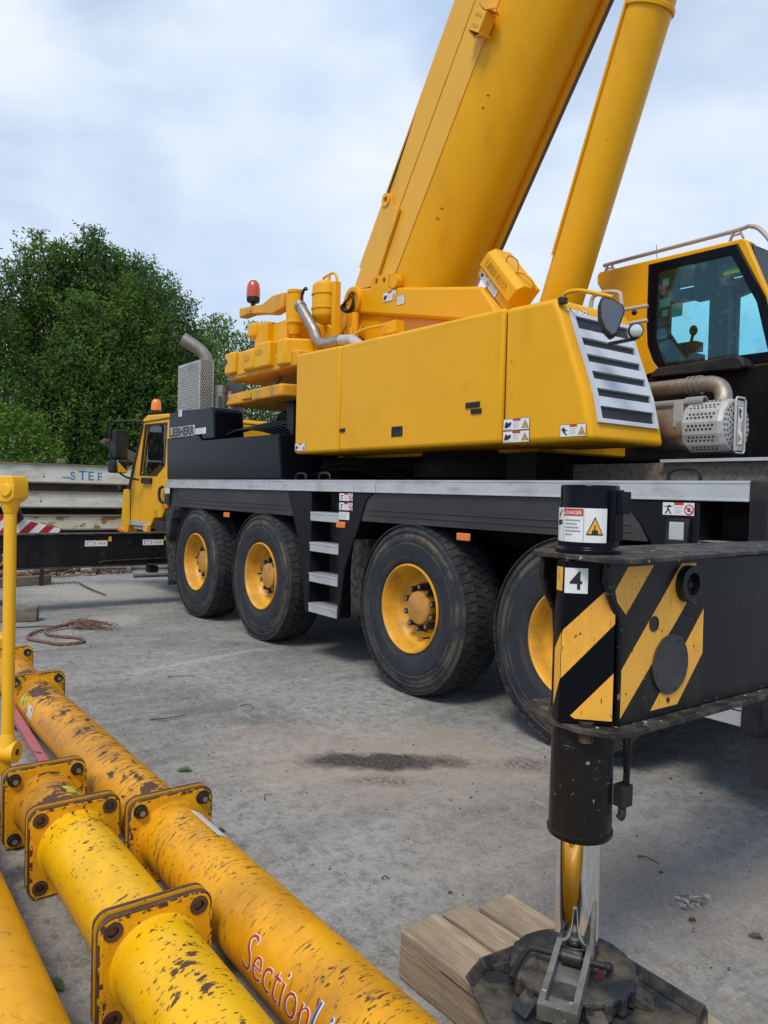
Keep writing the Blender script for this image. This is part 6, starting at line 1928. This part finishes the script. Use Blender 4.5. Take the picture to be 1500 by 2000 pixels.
# twigs, leaves and scraps
def twig(x, y, L_, a, bend, label, r=.004):
    d_ = Vector((math.cos(a), math.sin(a), 0))
    s_ = Vector((-d_.y, d_.x, 0))
    p = Vector((x, y, r+.002))
    tag(MB().tube(arcpath([p-d_*L_/2, p-d_*L_*.1+s_*bend+Z*.01, p+d_*L_/2], 5), r, 5, taper=.5).build('twig', 'twig', None, org=(x, y, 0)), label, 'twig', 'twigs on the yard')
twig(-5.25, 2.02, .26, 1.5, -.05, 'bent dark twig on the concrete right of the rusty pipe', .005)
twig(-5.2, 2.62, .12, .6, .03, 'small hooked twig on the concrete beyond the bent one')
twig(-6.35, 2.55, .22, 1.2, -.02, 'thin straight twig near the pale concrete strip')
twig(-2.02, 3.05, .10, .2, .0, 'brown twig just beyond the grey scraps', .004)
twig(-2.55, 1.95, .035, 1.0, .004, 'tiny dark twig beside the timber baulks', .004)
twig(-3.6, 1.95, .09, 2.2, .02, 'short forked twig between the flanged pipe and the oil stain', .003)
def leaf(x, y, s_, a, m, label):
    d_ = Vector((math.cos(a), math.sin(a), 0))
    e_ = Vector((-d_.y, d_.x, 0))
    c_ = Vector((x, y, .006))
    mb = MB().add([c_-d_*s_, c_-d_*s_*.3+e_*s_*.45+Z*.012, c_+d_*s_*.4+e_*s_*.38+Z*.016, c_+d_*s_, c_+d_*s_*.4-e_*s_*.38+Z*.014, c_-d_*s_*.3-e_*s_*.45+Z*.01, c_+Z*.004], [(0, 1, 6), (1, 2, 6), (2, 3, 6), (3, 4, 6), (4, 5, 6), (5, 0, 6)])
    tag(mb.build('leaf', m, None, org=(x, y, 0)), label, 'leaf', 'fallen leaves on the yard')
brown = mat('dry_brown_leaf', (.10, .05, .025), .8)
dkleaf = mat('wet_dark_leaf', (.03, .025, .018), .7)
gleaf = mat('green_fallen_leaf', (.05, .10, .025), .6)
leaf(-4.2, 1.72, .05, .9, gleaf, 'green leaf on the concrete beside the second pipe flange')
leaf(-3.35, 1.55, .035, 1.2, dkleaf, 'dark leaf close beside the bolted flange')
leaf(-1.75, 3.75, .03, .3, brown, 'brown leaf on the sandy concrete beyond the grey scraps')
leaf(-1.42, 2.85, .03, .4, brown, 'reddish brown leaf at the right edge of the yard')
leaf(-2.6, .63, .05, .4, gleaf, 'green leaf lying between the middle and left pipes')
leaf(-1.62, 2.75, .018, .6, brown, 'small brown leaf right beside the grey scraps')
mb = MB()
rr = random.Random(21)
for i in range(46):
    c_ = Vector((-1.707+rr.gauss(0, .028), 2.868+rr.gauss(0, .045), .006+.02*rr.random()))
    a = rr.uniform(0, PI)
    d_ = Vector((math.cos(a), math.sin(a), rr.uniform(-.3, .3)))*rr.uniform(.012, .03)
    e_ = Vector((-math.sin(a), math.cos(a), rr.uniform(-.5, .5)))*rr.uniform(.003, .009)
    mb.add([c_-d_, c_+e_, c_+d_, c_-e_+Z*.006], [(0, 1, 2), (0, 2, 3)])
tag(mb.build('paper_scraps', 'paper', None, org=(-1.7, 2.87, 0), smooth=0, recalc=False), 'small heap of pale grey scraps lying on the concrete', 'scraps')
# grit and crumbs scattered over the yard
mb = MB()
for i in range(900):
    x, y = rr.uniform(-9, -.8), rr.uniform(1.5, 4.6)
    s_ = rr.uniform(.002, .0065) if rr.random() < .9 else rr.uniform(.006, .012)
    mb.mat(0 if rr.random() < .6 else (1 if rr.random() < .6 else 2)).add([(x-s_, y, .0005), (x+s_*.4, y-s_, .0005), (x+s_*.6, y+s_, .0005), (x, y, .0005+s_)], [(0, 1, 3), (1, 2, 3), (2, 0, 3)])
o = mb.build('grit', ['twig', 'paper', 'rust'], None, org=(-4, 3, 0), smooth=0, recalc=False)
tag(o, 'grit and crumbs scattered over the concrete yard', 'grit')
o['kind'] = 'stuff'

# ---------------------------------------------------------------- trees
def make_tree(name, base, height, label, plumes, leaves_per, leaf_size, seed, m='leaf', trunk_h=1.4, group='trees beyond the yard', hollow=0.35):
    """plumes = [(dx, dy, top z, radius, bottom z)]: upright sprays of leaves over a branching trunk"""
    rng = np.random.default_rng(seed)
    root = thing(name, base, label, 'tree' if name == 'tree' else 'shrub', group)
    b = Vector(base)
    mb = MB()
    mb.tube([b, b+Z*trunk_h], .20*height/9, 10, taper=.85)
    for dx, dy, zt, r, zb in plumes:
        q = random.Random(int(abs(dx*100+dy*10+zt*7)))
        p0 = b+Z*trunk_h*q.uniform(.6, 1.0)
        p3 = b+Vector((dx, dy, zt*.93))
        p1 = p0+Vector((dx*.45, dy*.45, (zt-trunk_h)*.22))
        p2 = p0+Vector((dx*.85, dy*.85, (zt-trunk_h)*.55))
        path = arcpath([p0, p1, p2, p3], 5)
        mb.tube(path, .075*height/9, 7, taper=.12)
        for k in range(7):
            s_ = path[min(len(path)-1, 4+k*2)]
            a = q.uniform(0, 2*PI)
            mb.tube([s_, s_+Vector((math.cos(a)*r*.45, math.sin(a)*r*.45, r*.5)), s_+Vector((math.cos(a)*r*.8, math.sin(a)*r*.8, r*1.2))], .022*height/9, 5, taper=.3)
    mb.build('trunk', 'bark', root)
    allc, alld = [], []
    for dx, dy, zt, r, zb in plumes:
        nspr = max(8, int(leaves_per*(zt-zb)*r/26))
        for s_ in range(nspr):
            h = rng.uniform(0, 1)**.85
            z = zb+(zt-zb)*h
            wid = r*min(1.0, (1-h)*1.7)**.9*(0.55+.45*min(1, h*4))
            a = rng.uniform(0, 2*PI)
            rad = wid*(hollow+(1-hollow)*math.sqrt(rng.uniform(0, 1)))
            o = np.array([dx+rad*math.cos(a), dy+rad*math.sin(a), z])
            L_ = rng.uniform(.45, 1.0)*(0.6+.4*height/9)
            dirv = np.array([math.cos(a)*.42, math.sin(a)*.42, 1.0])+rng.normal(0, .18, 3)
            dirv /= np.linalg.norm(dirv)
            n = 26
            t_ = rng.uniform(0, 1, n)
            sp = (1-t_)**.7*.17+.02
            c_ = o+np.outer(t_*L_, dirv)+rng.normal(0, 1, (n, 3))*sp[:, None]
            c_ = c_[c_[:, 2] < zt+.25]
            allc.append(c_)
            alld.append(np.tile(dirv, (len(c_), 1)))
    c_ = np.concatenate(allc)
    d_ = np.concatenate(alld)
    n = len(c_)
    ax = d_+rng.normal(0, .75, (n, 3))
    ax[:, 2] -= .45
    ax /= np.linalg.norm(ax, axis=1)[:, None]
    out_ = c_.copy()
    out_[:, 2] = 0
    out_ /= np.linalg.norm(out_, axis=1)[:, None]+1e-6
    nt = out_*.55+np.array([0, 0, .6])+rng.normal(0, .42, (n, 3))
    bx = np.cross(ax, nt)
    bx /= np.linalg.norm(bx, axis=1)[:, None]
    s_ = leaf_size*rng.uniform(.65, 1.25, n)[:, None]
    v = np.stack([c_-ax*s_, c_+bx*s_*.42, c_+ax*s_, c_-bx*s_*.42], 1).reshape(-1, 3)
    me = bpy.data.meshes.new('crown')
    me.vertices.add(len(v))
    me.vertices.foreach_set('co', v.astype(np.float32).ravel())
    me.loops.add(4*n)
    me.loops.foreach_set('vertex_index', np.arange(4*n, dtype=np.int32))
    me.polygons.add(n)
    me.polygons.foreach_set('loop_start', np.arange(0, 4*n, 4, dtype=np.int32))
    me.update(calc_edges=True)
    me.materials.append(M[m])
    ob = bpy.data.objects.new('crown', me)
    C.objects.link(ob)
    ob.parent = root
    return root
def plume_set(spec, seed):
    """spec: (sideways, depth, top, radius, bottom)"""
    return [(-de, ac, zt, r, zb) for ac, de, zt, r, zb in spec]
q = random.Random(11)
spec = []
for y, zt in ((4.45, 7.5), (4.8, 8.3), (5.15, 8.8), (5.55, 8.4), (5.9, 8.6), (6.2, 8.75), (6.55, 9.1), (6.9, 8.8), (7.25, 8.6), (7.7, 8.85), (8.05, 8.6), (8.4, 8.55), (8.8, 8.2), (9.15, 7.9), (9.45, 7.4), (9.7, 6.6)):
    spec.append((y-7.0, q.uniform(-.6, .6), zt, .50, 3.2))
    spec.append((y-7.0+q.uniform(-.2, .2), q.uniform(-.6, .6), zt-q.uniform(.2, .9), .42, 5.0))
for i in range(18):
    y = 4.7+4.8*i/17
    spec.append((y-7.0, q.uniform(-1.9, -1.0), q.uniform(4.6, 8.0)-.25*abs(y-7), .75, 1.3))
for i in range(10):
    y = 4.6+5.0*i/9
    spec.append((y-7.0, q.uniform(.6, 1.4), q.uniform(6.4, 8.2)-.25*abs(y-7), .8, 2.4))
make_tree('tree', (-24.0, 7.0, 0), 9.5, 'tall dense green tree with upright plume tips, left of the crane', plume_set(spec, 1), 1250, .060, 4)
spec = [(-1.5, 0, 8.2, .7, 2.0), (-.8, .3, 8.0, .6, 1.6), (-.2, -.3, 7.7, .55, 1.6), (.25, .2, 7.8, .5, 1.8), (.65, -.2, 7.5, .5, 1.4), (-1.0, -1.0, 6.2, .8, 1.2), (-.2, -1.0, 6.0, .8, 1.2), (.5, -.9, 5.9, .75, 1.2)]
make_tree('tree', (-23.2, 3.35, 0), 9, 'green tree cut by the left edge of the photo, behind the beams', plume_set(spec, 2), 980, .060, 8)
spec = [(-.85, 0, 7.3, .55, 1.8), (-.45, .2, 7.9, .5, 1.8), (-.05, -.2, 8.1, .5, 1.6), (.35, .2, 8.3, .5, 1.6), (.75, 0, 7.6, .5, 1.6), (-.5, -.7, 6.0, .7, 1.2), (.2, -.8, 5.8, .7, 1.2), (.8, -.6, 5.6, .7, 1.2)]
make_tree('tree', (-28.0, 12.4, 0), 8.5, 'smaller green tree behind the counterweight, right of the exhaust', plume_set(spec, 3), 900, .066, 12, m='leaf_light')
spec = [(-.4, 0, 7.6, .5, 1.6), (0, .2, 8.2, .5, 1.6), (.4, -.2, 8.0, .5, 1.6), (.9, 0, 7.2, .55, 1.4), (.2, -.5, 5.6, .7, 1.2)]
make_tree('tree', (-28.0, 14.1, 0), 8.5, 'slim green tree just showing above the upper counterweight blocks', plume_set(spec, 4), 900, .066, 15)
spec = [(-.8, 0, 2.9, .8, .6), (-.1, .2, 3.35, .8, .6), (.5, -.2, 3.1, .7, .6), (.9, .1, 2.5, .6, .6)]
make_tree('shrub', (-19.6, 3.5, 0), 4, 'light green shrub at the left edge, just above the beam stack', plume_set(spec, 5), 1500, .055, 19, m='leaf_light', trunk_h=.5)
# row of trees farther off, mostly hidden behind the crane
for i, (x, y, h) in enumerate(((-31, 21, 7.0), (-25, 27, 6.0), (-17, 30, 6.2), (-8, 33, 6.5))):
    pass
